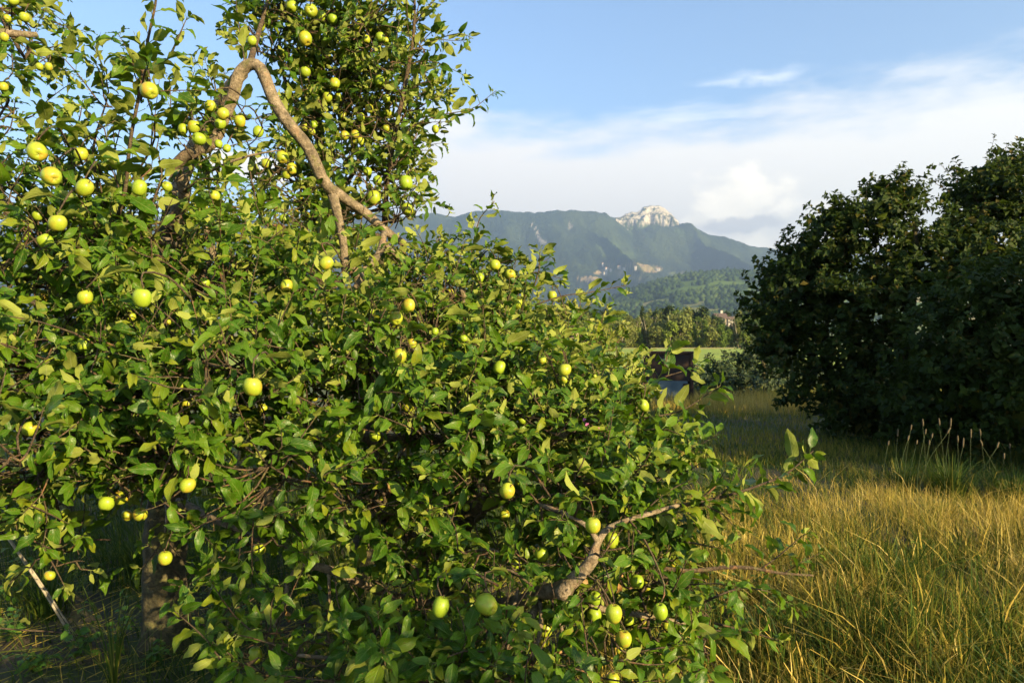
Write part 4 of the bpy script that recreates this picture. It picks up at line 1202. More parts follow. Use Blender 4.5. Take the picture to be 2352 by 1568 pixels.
# (px, py, width, label[, tilt])
UP = (2.9, .25)
APPLES = [
 (343, 209, 47, 'large yellow-green apple alone on the tall leafy shoot against the sky', (-.9, .1)),
 (85, 349, 52, 'large apple with an orange flush on top, hanging at the left edge under open sky', (-.8, -.9)),
 (186, 354, 36, 'orange flushed apple hanging right of the largest flushed apple', (-.5, .1)),
 (118, 405, 52, 'large yellow apple just below the flushed apple at the left edge', (-.8, .9)),
 (194, 432, 44, 'yellow apple half in leaf shadow, right of and below the large left-edge apples', (-.6, -.7)),
 (320, 432, 40, 'round yellow apple at the foot of the tall leafy shoot', (-.2, .1)),
 (384, 429, 27, 'small apple left of the crooked fork of the bent limb', None),
 (483, 244, 30, 'yellow apple uppermost in the cluster on the left leg of the bent limb', (0, .1)),
 (512, 262, 34, 'oval apple with calyx facing the viewer, right in the upper cluster on the bent limb', (-.7, -.3)),
 (445, 292, 33, 'round apple in the middle of the trio resting on the bent limb', None),
 (420, 297, 27, 'partly hidden apple at the left of the trio on the bent limb', None),
 (457, 319, 34, 'lowest apple of the trio on the bent limb, its calyx turned up to the viewer', (-1.7, .2)),
 (506, 285, 30, 'apple tucked just under the oval apple on the bent limb', (0, -.2)),
 (551, 279, 30, 'yellow apple below a green leaf inside the arch of the bent limb', None),
 (593, 303, 28, 'dull green shaded apple inside the arch close to the limb', None),
 (611, 376, 29, 'ribbed yellow apple hanging alone under the arch before the white cloud', (0, .1)),
 (521, 341, 21, 'small green apple dangling below the left leg of the arch', None),
 (502, 331, 21, 'small shaded apple behind the left leg of the arch', None),
 (493, 450, 28, 'apple under drooping leaves right of the crooked fork', None),
 (56, 40, 27, 'oval yellow apple at the top left corner against the sky', (.1, .2)),
 (31, 3, 25, 'apple cut by the upper edge of the picture at its left corner', None),
 (17, 43, 20, 'apple behind leaves just left of the oval corner apple', None),
 (10, 86, 22, 'dusky yellow apple at the left edge below the corner apples', None),
 (91, 154, 21, 'flushed small apple of the pair at the end of the upper left twig', None),
 (112, 154, 20, 'yellow small apple of the pair at the end of the upper left twig', None),
 (8, 200, 24, 'yellow apple at the left edge halfway down the sky', None),
 (41, 435, 25, 'bitten looking yellow apple at left below the large flushed apples', None),
 (578, 94, 27, 'dark green shaded apple above the top of the bent limb', None),
 (595, 60, 31, 'pale yellow apple high above the top of the bent limb', None),
 (670, 16, 33, 'left of the two large apples at the top edge of the high crown', None),
 (714, 25, 36, 'right of the two large apples at the top edge, its calyx facing the viewer', (-1.3, .3)),
 (739, 38, 27, 'apple touching the calyx-side apple at the top of the high crown', None),
 (764, 44, 28, 'long orange-sided apple beside a leaf high in the crown', None),
 (701, 89, 36, 'large apple half covered by a grey-green leaf in the high crown', None),
 (823, 61, 25, 'apple hidden by leaves right of centre near the top of the high crown', None),
 (841, 91, 23, 'narrow apple left of the round apple with a stalk in the high crown', None),
 (874, 86, 25, 'round apple on a visible stalk near the right side of the high crown', None),
 (886, 93, 16, 'small apple behind the round stalked apple', None),
 (701, 165, 27, 'shaded apple with lit calyx end right of the top of the arch', (-.5, .3)),
 (769, 192, 29, 'spotted round apple in the middle of the high crown', None),
 (752, 224, 26, 'round apple just left of and below the spotted round apple', None),
 (778, 224, 20, 'apple half hidden right of the one under the spotted apple', None),
 (872, 186, 29, 'smooth oval apple hanging left of the dark upright leader', (.1, 0)),
 (803, 241, 16, None, None), (770, 161, 19, None, None), (788, 266, 20, 'slim apple left of the pair below the spotted apple', None),
 (828, 269, 22, 'yellow apple directly below the shaded round apple in mid crown', None),
 (848, 250, 23, 'half shaded round apple left of the leader in mid crown', None),
 (869, 242, 18, None, None), (887, 227, 22, None, None), (892, 260, 18, None, None), (887, 295, 20, None, None), (862, 312, 16, None, None),
 (699, 292, 21, 'left apple of the trio just right of the bent limb', None), (721, 287, 21, 'upper apple of the trio just right of the bent limb', None),
 (716, 303, 20, 'lower apple of the trio just right of the bent limb', None),
 (791, 312, 25, 'left apple of the spotted pair against a gap of white sky', None), (815, 309, 22, 'right apple of the spotted pair against a gap of white sky', None),
 (829, 325, 20, 'apple just below the spotted pair in mid crown', None), (816, 328, 15, None, None),
 (1000, 297, 19, 'lone yellow apple hanging at the right rim of the high crown against white cloud', (0, 0)),
 (648, 361, 34, 'large apple topmost of the trio hanging left of the bent limb', None),
 (658, 399, 27, 'shaded apple lowest of the trio hanging left of the bent limb', None),
 (670, 388, 28, 'spotted apple right in the trio hanging left of the bent limb', None),
 (749, 381, 27, 'plain apple peeping from behind the right side of the bent limb', None),
 (844, 394, 24, None, None), (867, 415, 26, 'shaded apple with a dark scar left of the leader', None),
 (859, 455, 36, 'large clean egg shaped apple below the middle of the high crown', (0, .05)),
 (932, 420, 36, 'tall apple behind two folded leaves right of the leader', None),
 (937, 481, 36, 'green apple with one lit face at the lower right of the high crown', None),
 (823, 415, 20, None, None), (805, 503, 22, 'small apple left of the pair above the fork of the limb', None), (823, 496, 22, 'small apple right of the pair above the fork of the limb', None),
 (688, 450, 22, None, None), (709, 442, 18, None, None), (653, 503, 26, 'shaded green apple at lower left of the high crown', None), (680, 491, 18, None, None), (701, 496, 26, 'dull green apple between the limb and the lower left of the high crown', None),
 (813, 475, 20, None, None), (848, 429, 18, None, None),
 (132, 513, 46, 'large apple behind a leaf at left, beneath the open sky', None),
 (105, 555, 38, 'yellow apple below left of the large leaf-covered apple', None),
 (87, 495, 30, 'apple behind leaves above left of the large leaf-covered apple', None),
 (66, 545, 30, None, None), (196, 683, 40, 'dark green apple in full shade at the left', None),
 (326, 685, 49, 'large pale yellow apple with brown specks hanging from a red twig at left', (0, .05)),
 (100, 682, 28, 'apple behind a leaf left of the shaded dark apple', None), (114, 736, 26, None, None), (158, 744, 30, None, None),
 (194, 792, 38, 'yellow apple beside a dark glossy leaf at middle left', None), (106, 798, 27, None, None),
 (48, 851, 36, None, None), (470, 650, 28, 'small apple beneath a bare branch left of the trunk top', None),
 (415, 879, 38, 'half hidden apple left of the biggest central apple', None), (432, 927, 36, None, None),
 (580, 888, 52, 'biggest clean yellow apple in the middle of the near foliage, partly leaf shadowed', (0, .05)),
 (603, 937, 26, None, None), (70, 985, 40, 'half shaded apple low at the left edge', None), (386, 739, 16, None, None), (503, 833, 18, None, None), (302, 728, 24, None, None),
 (749, 605, 37, 'spotted yellow apple left of the bare straight branch end', None), (658, 657, 34, 'shaded apple below the spotted yellow apple', None),
 (939, 702, 36, 'upper apple of the pair below the tangled bare branches', None), (910, 731, 35, 'lower apple of the pair below the tangled bare branches, calyx turned right', (-.5, -.8)),
 (946, 789, 27, 'apple above the ribbed apple in the centre', None), (918, 818, 37, 'ribbed yellow apple in the centre under a hanging leaf', None),
 (861, 1001, 30, 'yellow apple in front of the thick horizontal branch', (0, 0)), (938, 935, 28, 'apple half covered by a leaf right of centre', None),
 (1137, 609, 30, 'topmost apple of the three on the branch before the mountain', None), (1101, 639, 28, 'left apple of the three on the branch before the mountain', None),
 (1172, 632, 29, 'right apple of the three on the branch before the mountain', None), (1189, 697, 29, 'apple with a shadow across it hanging below the three', None),
 (1147, 844, 33, 'round yellow apple with specks in the right slope of foliage', (-.3, -.5)),
 (1035, 667, 22, None, None), (1052, 680, 26, None, None), (1246, 827, 20, None, None), (1200, 965, 22, None, None), (836, 848, 30, None, None), (722, 912, 22, None, None),
 (852, 715, 16, None, None), (999, 761, 20, None, None), (1065, 777, 20, None, None), (1268, 679, 26, 'apple under the outermost branch tip before the wooded hill', None),
 (1297, 849, 35, 'tall smooth apple on the right slope of foliage left of the container', (0, 0)), (1296, 872, 20, None, None), (1478, 931, 32, 'apple in leaf shade below the metal container', None),
 (244, 1156, 40, 'left apple of the low cluster of four at lower left', (-.2, .3)), (277, 1143, 37, 'upper right apple of the low cluster of four at lower left', None),
 (292, 1183, 27, 'small lower apple of the low cluster of four at lower left', None), (322, 1181, 38, 'rightmost apple of the low cluster of four at lower left', None),
 (431, 1114, 43, 'large apple hanging at the lower edge of the near crown above the trunk', (0, 0)), (455, 1131, 21, 'small apple tucked behind the large one above the trunk', None),
 (150, 1177, 26, None, None), (114, 1321, 28, 'apple beside the white cane at lower left', None), (379, 1281, 39, 'apple hanging in front of the mossy trunk', (0, 0)),
 (595, 1261, 34, 'small round apple hanging over the dark hollow under the tree', (0, 0)), (587, 1504, 38, 'apple close to the ground at the bottom edge left of centre', (0, 0)),
 (795, 1129, 20, None, None), (877, 1153, 31, None, None), (1035, 1174, 24, None, None), (1071, 1165, 20, None, None),
 (1165, 1127, 43, 'tall apple crossed by a leaf shadow below the thick right branch', None), (1159, 1182, 27, None, None),
 (1244, 1273, 37, 'egg shaped apple left of the sawn branch', None), (1184, 1297, 34, None, None), (955, 1299, 34, None, None), (916, 1225, 28, None, None),
 (931, 1350, 22, None, None), (1012, 1393, 47, 'large speckled apple at lower centre beside a pointed leaf', None), (1052, 1382, 35, 'apple behind a leaf right of the large speckled one', None),
 (1118, 1388, 57, 'largest apple at lower centre, tilted with its calyx to the left', (-.4, 1.3)), (1151, 1367, 23, 'tiny apple touching the largest lower apple', (-.6, -1.0)),
 (1253, 1446, 37, 'long apple hanging below the sawn branch behind a bare twig', None), (1250, 1474, 28, None, None), (689, 1529, 18, None, None),
 (1362, 1206, 42, 'tall apple above the fork of the sawn branch', (0, 0)), (1405, 1240, 38, 'half shaded apple right of the fork of the sawn branch', (0, 0)),
 (1463, 1335, 36, 'oval apple beneath long glossy leaves right of the sawn branch', None), (1484, 1347, 26, 'apple hidden behind the oval one under long glossy leaves', None),
 (1367, 1373, 38, 'uppermost apple of the big lower right cluster, with a leaf shadow', None), (1365, 1410, 38, 'left middle apple of the big lower right cluster', None),
 (1410, 1409, 45, 'egg shaped apple in the centre of the big lower right cluster', (0, 0)), (1444, 1427, 29, 'smaller apple right of the egg shaped one in the lower right cluster', None),
 (1476, 1422, 26, None, None), (1433, 1467, 42, 'lowest large apple of the lower right cluster', (0, 0)), (1517, 1404, 42, 'long apple behind a hanging leaf at the right end of the near foliage', None),
 (1531, 1437, 22, 'small apple below the long one at the right end of the near foliage', None), (1423, 1494, 18, None, None), (1408, 1561, 34, 'apple cut by the bottom edge of the picture', None),
 (1546, 1296, 13, None, None), (1366, 864, 10, None, None)]
USED = {}
for px, py, s_, lab, tl in APPLES:
    if lab is None:
        cand_ = [(math.hypot(px - q[0], py - q[1]), q) for q in APPLES if q[3]]
        dist_, q = min(cand_, key=lambda e_: e_[0])
        dx_, dy_ = px - q[0], py - q[1]
        dr_ = ('right' if dx_ > 0 else 'left') + ' of' if abs(dx_) > abs(dy_) else ('below' if dy_ > 0 else 'above')
        wds = q[3].split(',')[0].split()[:6]
        while wds[-1] in ('the', 'of', 'a', 'its', 'in', 'on', 'at', 'to', 'by', 'with', 'and', 'left', 'right', 'just', 'under', 'near', 'from', 'behind', 'beside', 'below', 'above', 'hanging', 'tucked', 'calyx', 'high', 'under', 'one', 'largest', 'calyx-side'):
            wds.pop()
        if wds[0] in ('left', 'right'): wds = wds
        lab = ('half hidden apple ' if s_ > 22 else 'small half hidden apple ') + ('just ' if dist_ < 45 else '') + dr_ + ' the ' + ' '.join(wds)
        n_ = USED.get(lab, 0); USED[lab] = n_ + 1
        if n_: lab = lab.replace('half hidden apple', 'other half hidden apple' if n_ == 1 else 'third half hidden apple')
        gr = 'half hidden apples among the leaves'
        if len(lab.split()) > 16: lab = ' '.join(lab.split()[:15])
        add_apple(px, py, s_, lab, gr, tilt=tl, mode=0.94)
    else:
        add_apple(px, py, s_, lab, 'apples hanging in the orchard trees', tilt=tl, mode=0.975)
def clear_path(pts, mode=0.85, sun_=0):
    CLEARP.append((smooth_path([(*at(p[0], p[1], p[2]), p[3]) for p in pts], 0.05), mode, sun_))
# ------------------------------------------------------------------ orchard trees
def px_shoot(crown, pts, r0=0.006, r1=0.0015, **kw):
    n = len(pts)
    P = [(*at(p[0], p[1], p[2]), r0 + (r1 - r0) * i / (n - 1)) for i, p in enumerate(pts)]
    path = smooth_path(P, 0.04)
    crown.shoot(path, **kw)
    return path
def join(crown, pts, r=0.006):
    """plain wood in px coordinates"""
    P = [(*at(p[0], p[1], p[2]), p[3] if len(p) > 3 else r) for p in pts]
    crown.tw.append(smooth_path(P, 0.05))

COUNTS = True
# tree A: main tree with the mossy trunk and the arched limb
A = Crown('apple_tree', 'apple tree with thick mossy trunk and a bare limb arched against the sky', 'apple tree', at(392, 0, 3.9) * np.array([1, 1, 0]), LEAF_MID, M_LEAF)
A.dense, A.big = 4.0, 1.28
A.limb([(400, 1505, 3.9, .150), (392, 1440, 3.9, .125), (385, 1350, 3.9, .112), (378, 1200, 3.9, .100), (382, 1000, 3.92, .09), (388, 760, 3.95, .078), (388, 560, 3.95, .068), (400, 480, 3.9, .058)], 'trunk', M_TRUNK, rough=.10, step=.06, sides=14)
A.limb([(396, 500, 3.9, .05), (415, 420, 3.95, .042), (440, 350, 4.0, .040), (480, 280, 4.0, .036), (530, 200, 3.95, .034), (560, 168, 3.9, .030)], 'branch', rough=.1)
arch = [(392, 520, 3.85, .040), (425, 440, 3.75, .030), (404, 392, 3.7, .030), (425, 358, 3.65, .029), (488, 322, 3.6, .028), (520, 250, 3.6, .028), (543, 186, 3.6, .030), (560, 160, 3.6, .030), (577, 150, 3.6, .030), (595, 158, 3.6, .029), (610, 182, 3.6, .028), (630, 228, 3.6, .029), (665, 285, 3.6, .029), (706, 338, 3.65, .029), (738, 405, 3.7, .030), (765, 442, 3.75, .030)]
A.limb(arch, 'branch', rough=.1, label='bare grey-brown limb bent in a pointed arch', sides=12, step=.035)
clear_path(arch[5:], .93, .6); clear_path(arch[1:5], .7, .3)
b2 = [(764, 440, 3.75, .032), (800, 462, 3.8, .026), (845, 495, 3.85, .025), (885, 532, 3.9, .024), (930, 560, 3.95, .018)]
A.limb(b2, 'branch', rough=.1); clear_path(b2, .75)
b3 = [(766, 448, 3.75, .026), (776, 490, 3.75, .023), (788, 550, 3.75, .021), (792, 622, 3.75, .018)]
A.limb(b3, 'branch', rough=.1); clear_path(b3, .88)
b4 = [(884, 535, 3.85, .018), (872, 580, 3.7, .017), (842, 620, 3.55, .015), (815, 660, 3.5, .013)]
A.limb(b4, 'branch', rough=.12); clear_path(b4, .8)
for pts in ([(845, 618, 3.55, .012), (826, 622, 3.5, .010), (842, 650, 3.45, .008), (862, 668, 3.42, .006)],
            [(880, 552, 3.8, .014), (915, 590, 3.8, .012), (955, 620, 3.8, .010), (968, 650, 3.8, .006)],
            [(458, 470, 3.6, .010), (478, 541, 3.55, .016), (488, 580, 3.5, .015), (466, 632, 3.45, .012), (444, 672, 3.4, .013), (452, 722, 3.4, .012)],
            [(200, 442, 3.2, .007), (255, 446, 3.2, .008), (300, 458, 3.25, .009), (362, 474, 3.4, .010)],
            [(425, 440, 3.7, .008), (470, 402, 3.65, .007), (540, 368, 3.6, .006), (600, 352, 3.6, .005), (645, 345, 3.6, .003)],
            [(410, 1150, 3.7, .020), (450, 1172, 3.6, .019), (500, 1198, 3.5, .016), (565, 1222, 3.4, .012)],
            [(380, 1142, 3.7, .012), (384, 1175, 3.6, .008), (380, 1225, 3.5, .006)],
            [(400, 860, 3.85, .03), (330, 780, 3.5, .022), (240, 720, 3.3, .016), (120, 660, 3.1, .010)],
            [(392, 900, 3.85, .03), (300, 930, 3.4, .022), (180, 960, 3.1, .016), (60, 1000, 2.9, .010)],
            [(392, 800, 3.85, .035), (520, 790, 3.6, .026), (640, 830, 3.4, .018), (760, 860, 3.3, .010)],
            [(740, 985, 3.7, .040), (800, 1000, 3.65, .042), (862, 1012, 3.6, .042), (940, 1014, 3.6, .040), (1020, 1018, 3.65, .036), (1110, 1035, 3.7, .028)],
            [(388, 1010, 3.9, .045), (500, 985, 3.85, .042), (640, 975, 3.75, .040), (745, 985, 3.7, .040)],
            [(395, 560, 3.9, .03), (300, 545, 3.5, .022), (190, 560, 3.3, .015), (70, 590, 3.1, .010)],
            [(395, 600, 3.9, .03), (500, 590, 3.7, .022), (600, 610, 3.6, .015), (690, 640, 3.5, .010)]):
    A.limb(pts, 'branch', rough=.12)
clear_path([(862, 1012, 3.6, .045), (1000, 1016, 3.65, .04)], .7)
clear_path([(478, 541, 3.55, .016), (488, 580, 3.5, .015), (466, 632, 3.45, .012), (444, 672, 3.4, .013)], .8)
clear_path([(450, 1172, 3.6, .019), (565, 1222, 3.4, .012)], .8)
clear_path([(388, 1300, 3.9, .11), (392, 1400, 3.9, .12), (398, 1480, 3.9, .13)], .8)
clear_path([(388, 490, 3.9, .07), (386, 545, 3.95, .07)], .8)
for bl in ((90, 620, 3.0, 150, 120, .5, 3.6), (300, 620, 3.15, 150, 95, .5, 3.6), (520, 630, 3.3, 150, 95, .5, 3.4), (740, 640, 3.5, 130, 80, .45, 3.2),
           (80, 850, 2.85, 150, 150, .5, 4), (320, 850, 2.85, 180, 140, .5, 4.2), (580, 860, 2.85, 180, 140, .5, 4.2), (820, 840, 3.1, 150, 140, .5, 4),
           (120, 1050, 2.75, 160, 90, .45, 3.4), (380, 1040, 2.7, 170, 95, .45, 3.6), (650, 1070, 2.85, 170, 110, .45, 3.6),
           (50, 1190, 2.8, 80, 80, .3, 2.6), (300, 1130, 2.65, 110, 45, .25, 2.2), (620, 1200, 3.0, 110, 60, .3, 2.0),
           (330, 520, 3.5, 150, 40, .4, 2.6), (90, 490, 3.1, 120, 70, .4, 3), (200, 395, 3.1, 90, 35, .3, 1.6),
           (470, 340, 3.65, 70, 80, .2, 1.9), (560, 300, 3.7, 50, 50, .2, 1.3), (590, 420, 3.8, 50, 40, .2, 1.2), (510, 490, 3.7, 90, 40, .3, 2.2), (645, 520, 3.8, 80, 60, .3, 2.4), (430, 270, 3.6, 50, 50, .15, 1.3), (130, 1300, 2.95, 90, 35, .25, 1.1), (480, 1300, 3.0, 60, 50, .2, .9), (260, 300, 3.0, 50, 120, .2, 1.3), (330, 200, 2.95, 40, 120, .15, 1.2)):
    A.blob(*bl[:6], cover=bl[6])
big = dict(spacing=0.024, L=(.09, .15), start=.02, up=.35, droop=.30)
px_shoot(A, [(270, 500, 3.0), (287, 438, 2.95), (300, 320, 2.9), (326, 185, 2.9), (340, 90, 2.88), (357, 10, 2.86), (362, -50, 2.85)], .009, .004, **big)
px_shoot(A, [(300, 330, 2.92), (318, 210, 2.95), (335, 110, 3.0)], .004, .002, **big)
for pts in ([(225, 440, 3.0), (214, 340, 3.0), (236, 260, 3.0), (249, 210, 3.0), (236, 158, 3.0), (215, 100, 3.0)],
            [(172, 420, 3.1), (171, 330, 3.1), (185, 262, 3.1), (190, 230, 3.1)],
            [(498, 222, 3.58), (492, 185, 3.55), (484, 150, 3.55), (482, 132, 3.55)],
            [(450, 330, 3.6), (443, 290, 3.6), (440, 245, 3.6)],
            [(562, 140, 3.6), (556, 100, 3.65), (546, 40, 3.7), (540, -20, 3.7)],
            [(287, 480, 3.0), (262, 400, 2.95), (228, 345, 2.95)], [(240, 470, 3.1), (225, 400, 3.1), (215, 360, 3.1)],
            [(345, 480, 3.1), (372, 400, 3.1), (360, 340, 3.1), (372, 300, 3.1)], [(395, 120, 2.95), (430, 40, 2.95)]):
    px_shoot(A, pts, .005, .0015, spacing=.024, L=(.08, .135), start=.05, droop=.3)
# hanging shoots at the lower edge
for pts in ([(420, 1130, 3.0), (480, 1060, 2.7), (475, 1000, 2.5)], [(380, 1230, 3.4), (400, 1262, 3.3), (430, 1290, 3.25)], [(380, 1230, 3.4), (350, 1275, 3.3), (320, 1310, 3.25)],
            [(560, 1225, 3.3), (600, 1236, 3.2), (650, 1200, 3.1), (690, 1180, 3.0)], [(60, 1230, 2.8), (120, 1260, 2.8), (190, 1230, 2.8)], [(90, 1240, 2.9), (130, 1310, 2.9), (150, 1350, 2.9)],
            [(480, 1000, 2.6), (470, 1060, 2.5), (440, 1110, 2.45)], [(640, 1180, 3.0), (690, 1230, 2.9), (700, 1290, 2.9)]):
    px_shoot(A, pts, .004, .0015, spacing=.028, L=(.09, .14), droop=.6)

# tree L: tree at the left edge whose drooping boughs reach into the sky corner
Lt = Crown('apple_tree', 'apple tree mostly out of view, drooping boughs reaching in at the upper left corner', 'apple tree', (-3.1, 3.4, 0), LEAF_MID, M_LEAF)
Lt.big, Lt.dense = 1.4, 1.5
Lt.limb([(-3.1, 3.4, -.05, .12), (-3.05, 3.4, .8, .1), (-3.0, 3.35, 1.6, .08), (-2.9, 3.3, 2.5, .06), (-2.75, 3.3, 3.3, .03)], 'trunk', M_TRUNK, px=False)
Lt.limb([(-2.95, 3.35, 2.1, .04), (-2.6, 3.3, 2.3, .026), (-2.3, 3.25, 2.35, .016)], 'branch', px=False)
Lt.limb([(-2.85, 3.3, 2.7, .04), (-2.5, 3.4, 3.0, .026), (-2.25, 3.5, 3.05, .014)], 'branch', px=False)
lb = [(-40, 760, 3.1, .055), (-5, 800, 3.0, .05), (12, 470, 3.1, .03)]
Lt.limb([(-60, 440, 3.1, .034), (-10, 462, 3.05, .030), (18, 482, 3.05, .026), (30, 500, 3.1, .018)], 'branch')
for bl in ((20, 30, 3.6, 70, 60, .3, 2.4), (70, 90, 3.6, 60, 45, .25, 1.5), (15, 240, 3.3, 45, 80, .25, 1.8), (-40, 400, 3.2, 80, 80, .3, 3), (-120, 100, 3.6, 120, 150, .5, 2.5), (-150, 500, 3.3, 120, 200, .5, 2.5)):
    Lt.blob(*bl[:6], cover=bl[6], L=(.045, .085))
for pts in ([(0, 60, 3.6), (60, 110, 3.6), (110, 145, 3.6), (172, 172, 3.6)], [(-10, 20, 3.6), (70, 20, 3.6), (120, 30, 3.6), (165, 75, 3.6)], [(60, 0, 3.6), (110, 10, 3.6), (150, -10, 3.6)],
            [(0, 110, 3.6), (45, 150, 3.6), (60, 190, 3.55)], [(-10, 330, 3.1), (25, 290, 3.05), (35, 230, 3.05)], [(-20, 400, 3.1), (20, 360, 3.1), (60, 330, 3.1)], [(90, 40, 3.6), (145, 60, 3.6), (150, 95, 3.6)]):
    px_shoot(Lt, pts, .004, .0015, spacing=.026, L=(.06, .105), start=.02, droop=.45)
Lt.limb([(-3.05, 3.4, .9, .04), (-2.2, 2.7, 1.15, .02), (-1.4, 2.0, 1.28, .010)], 'branch', px=False)
# a very near dark spray at the left edge
Lt.blob(10, 1030, 1.9, 70, 60, .12, cover=1.6)

# tree B: high crown behind the arch
B = Crown('apple_tree', 'tall apple tree behind the arched limb, its high crown full of apples', 'apple tree', at(850, 0, 4.7) * np.array([1, 1, 0]), LEAF_MID, M_LEAF)
B.dense, B.big, B.flip = 3.8, 1.48, .45
B.limb([(850, 1368, 4.7, .11), (850, 1200, 4.7, .095), (858, 950, 4.65, .08), (868, 720, 4.6, .06), (880, 560, 4.5, .028)], 'trunk', M_TRUNK)
lead = [(884, 545, 4.45, .020), (888, 430, 4.4, .017), (903, 330, 4.35, .016), (918, 260, 4.3, .014), (935, 170, 4.3, .012), (950, 70, 4.3, .009), (954, -40, 4.3, .006)]
B.limb(lead, 'branch', M_TWIG, rough=.1); clear_path(lead[1:5], .6)
B.limb([(868, 720, 4.6, .04), (800, 600, 4.6, .03), (750, 480, 4.6, .024), (735, 330, 4.55, .018), (728, 160, 4.5, .012), (735, 20, 4.5, .008)], 'branch', rough=.1)
B.limb([(735, 330, 4.55, .014), (660, 200, 4.5, .011), (640, 80, 4.5, .008)], 'branch')
B.limb([(575, 150, 3.65, .018), (598, 60, 4.0, .012), (620, -10, 4.2, .008)], 'branch', M_TWIG)
B.limb([(750, 480, 4.6, .015), (820, 380, 4.5, .011), (840, 250, 4.5, .008), (835, 100, 4.5, .006)], 'branch')
kb = dict(L=(.045, .078), len_=(.08, .24))
for bl in ((650, 60, 4.4, 85, 75, .35, 2.8), (740, 70, 4.4, 100, 95, .45, 3.2), (860, 90, 4.4, 95, 95, .45, 2.8), (700, 170, 4.4, 70, 60, .35, 2.6), (800, 190, 4.4, 90, 70, .4, 2.8), (900, 200, 4.35, 80, 70, .35, 2.2),
           (780, 290, 4.4, 80, 60, .35, 2.6), (890, 300, 4.35, 90, 70, .35, 2.6), (680, 300, 4.4, 45, 50, .2, 1.4), (800, 380, 4.35, 90, 55, .35, 2.6), (905, 400, 4.3, 65, 70, .35, 2.6),
           (690, 430, 4.35, 60, 70, .3, 2.4), (830, 480, 4.2, 110, 50, .35, 3.0), (915, 500, 4.1, 50, 50, .3, 2.4), (600, 40, 4.2, 45, 45, .2, 1.6), (740, 520, 4.2, 60, 40, .3, 2.8), (960, 100, 4.3, 40, 90, .2, 1.4), (620, 130, 4.3, 40, 40, .2, 1.2), (700, 240, 4.4, 40, 30, .2, 1.2), (650, 400, 4.3, 40, 40, .2, 1.4)):
    B.blob(*bl[:6], cover=bl[6], **kb)
for pts in ([(930, 150, 4.3), (985, 140, 4.3), (1030, 155, 4.3), (1068, 175, 4.3)], [(940, 120, 4.3), (1000, 92, 4.3), (1050, 78, 4.3), (1080, 85, 4.3)], [(905, 320, 4.3), (960, 285, 4.3), (1010, 265, 4.3), (1080, 252, 4.3), (1110, 232, 4.3), (1140, 208, 4.3)],
            [(948, 60, 4.3), (975, 25, 4.3), (1010, -10, 4.3)], [(950, 60, 4.3), (960, 20, 4.3), (972, -30, 4.3)], [(900, 380, 4.3), (950, 350, 4.3), (985, 345, 4.3)], [(895, 450, 4.25), (950, 450, 4.2), (985, 440, 4.2)],
            [(945, 260, 4.3), (990, 230, 4.3), (1020, 218, 4.3)], [(850, 60, 4.4), (880, 20, 4.4), (890, -20, 4.4)], [(600, 80, 4.1), (575, 60, 4.05), (555, 30, 4.0)], [(600, 120, 4.1), (560, 110, 4.0), (515, 78, 3.95)], [(920, 230, 4.3), (970, 190, 4.3), (1010, 190, 4.3)]):
    px_shoot(B, pts, .005, .0015, spacing=.024, L=(.075, .13), start=.1, droop=.4)

# tree C: right slope of near foliage with the sawn branch
C = Crown('apple_tree', 'low spreading apple tree filling the middle, with a sawn branch stub among its apples', 'apple tree', at(1040, 0, 3.7) * np.array([1, 1, 0]), LEAF_MID, M_LEAF)
C.dense, C.big, C.flip = 4.0, 1.26, .36
C.limb([(1040, 1524, 3.7, .10), (1042, 1440, 3.65, .085), (1045, 1330, 3.55, .07), (1042, 1265, 3.45, .058), (1060, 1205, 3.4, .052), (1100, 1170, 3.35, .046)], 'trunk', M_TRUNK)
th = [(1095, 1172, 3.35, .040), (1150, 1145, 3.3, .034), (1215, 1135, 3.25, .028), (1290, 1118, 3.2, .022), (1400, 1100, 3.1, .014)]
C.limb(th, 'branch', rough=.12); clear_path([th[0], th[1]], .5)
stub = [(1225, 1366, 2.75, .024), (1262, 1360, 2.65, .028), (1300, 1350, 2.58, .028), (1338, 1318, 2.56, .024), (1362, 1285, 2.56, .021), (1370, 1255, 2.58, .014), (1388, 1222, 2.6, .011), (1425, 1200, 2.6, .009), (1490, 1180, 2.62, .008), (1560, 1160, 2.68, .008)]
C.limb([(1045, 1380, 3.55, .05), (1120, 1390, 3.2, .04), (1180, 1385, 2.95, .034), (1232, 1370, 2.74, .024)], 'branch')
C.limb(stub, 'branch', rough=.16, label='sawn grey branch stub with a new twig growing from its end', sides=12, step=.03); clear_path(stub[1:6], .95, .7); clear_path(stub[6:9], .7)
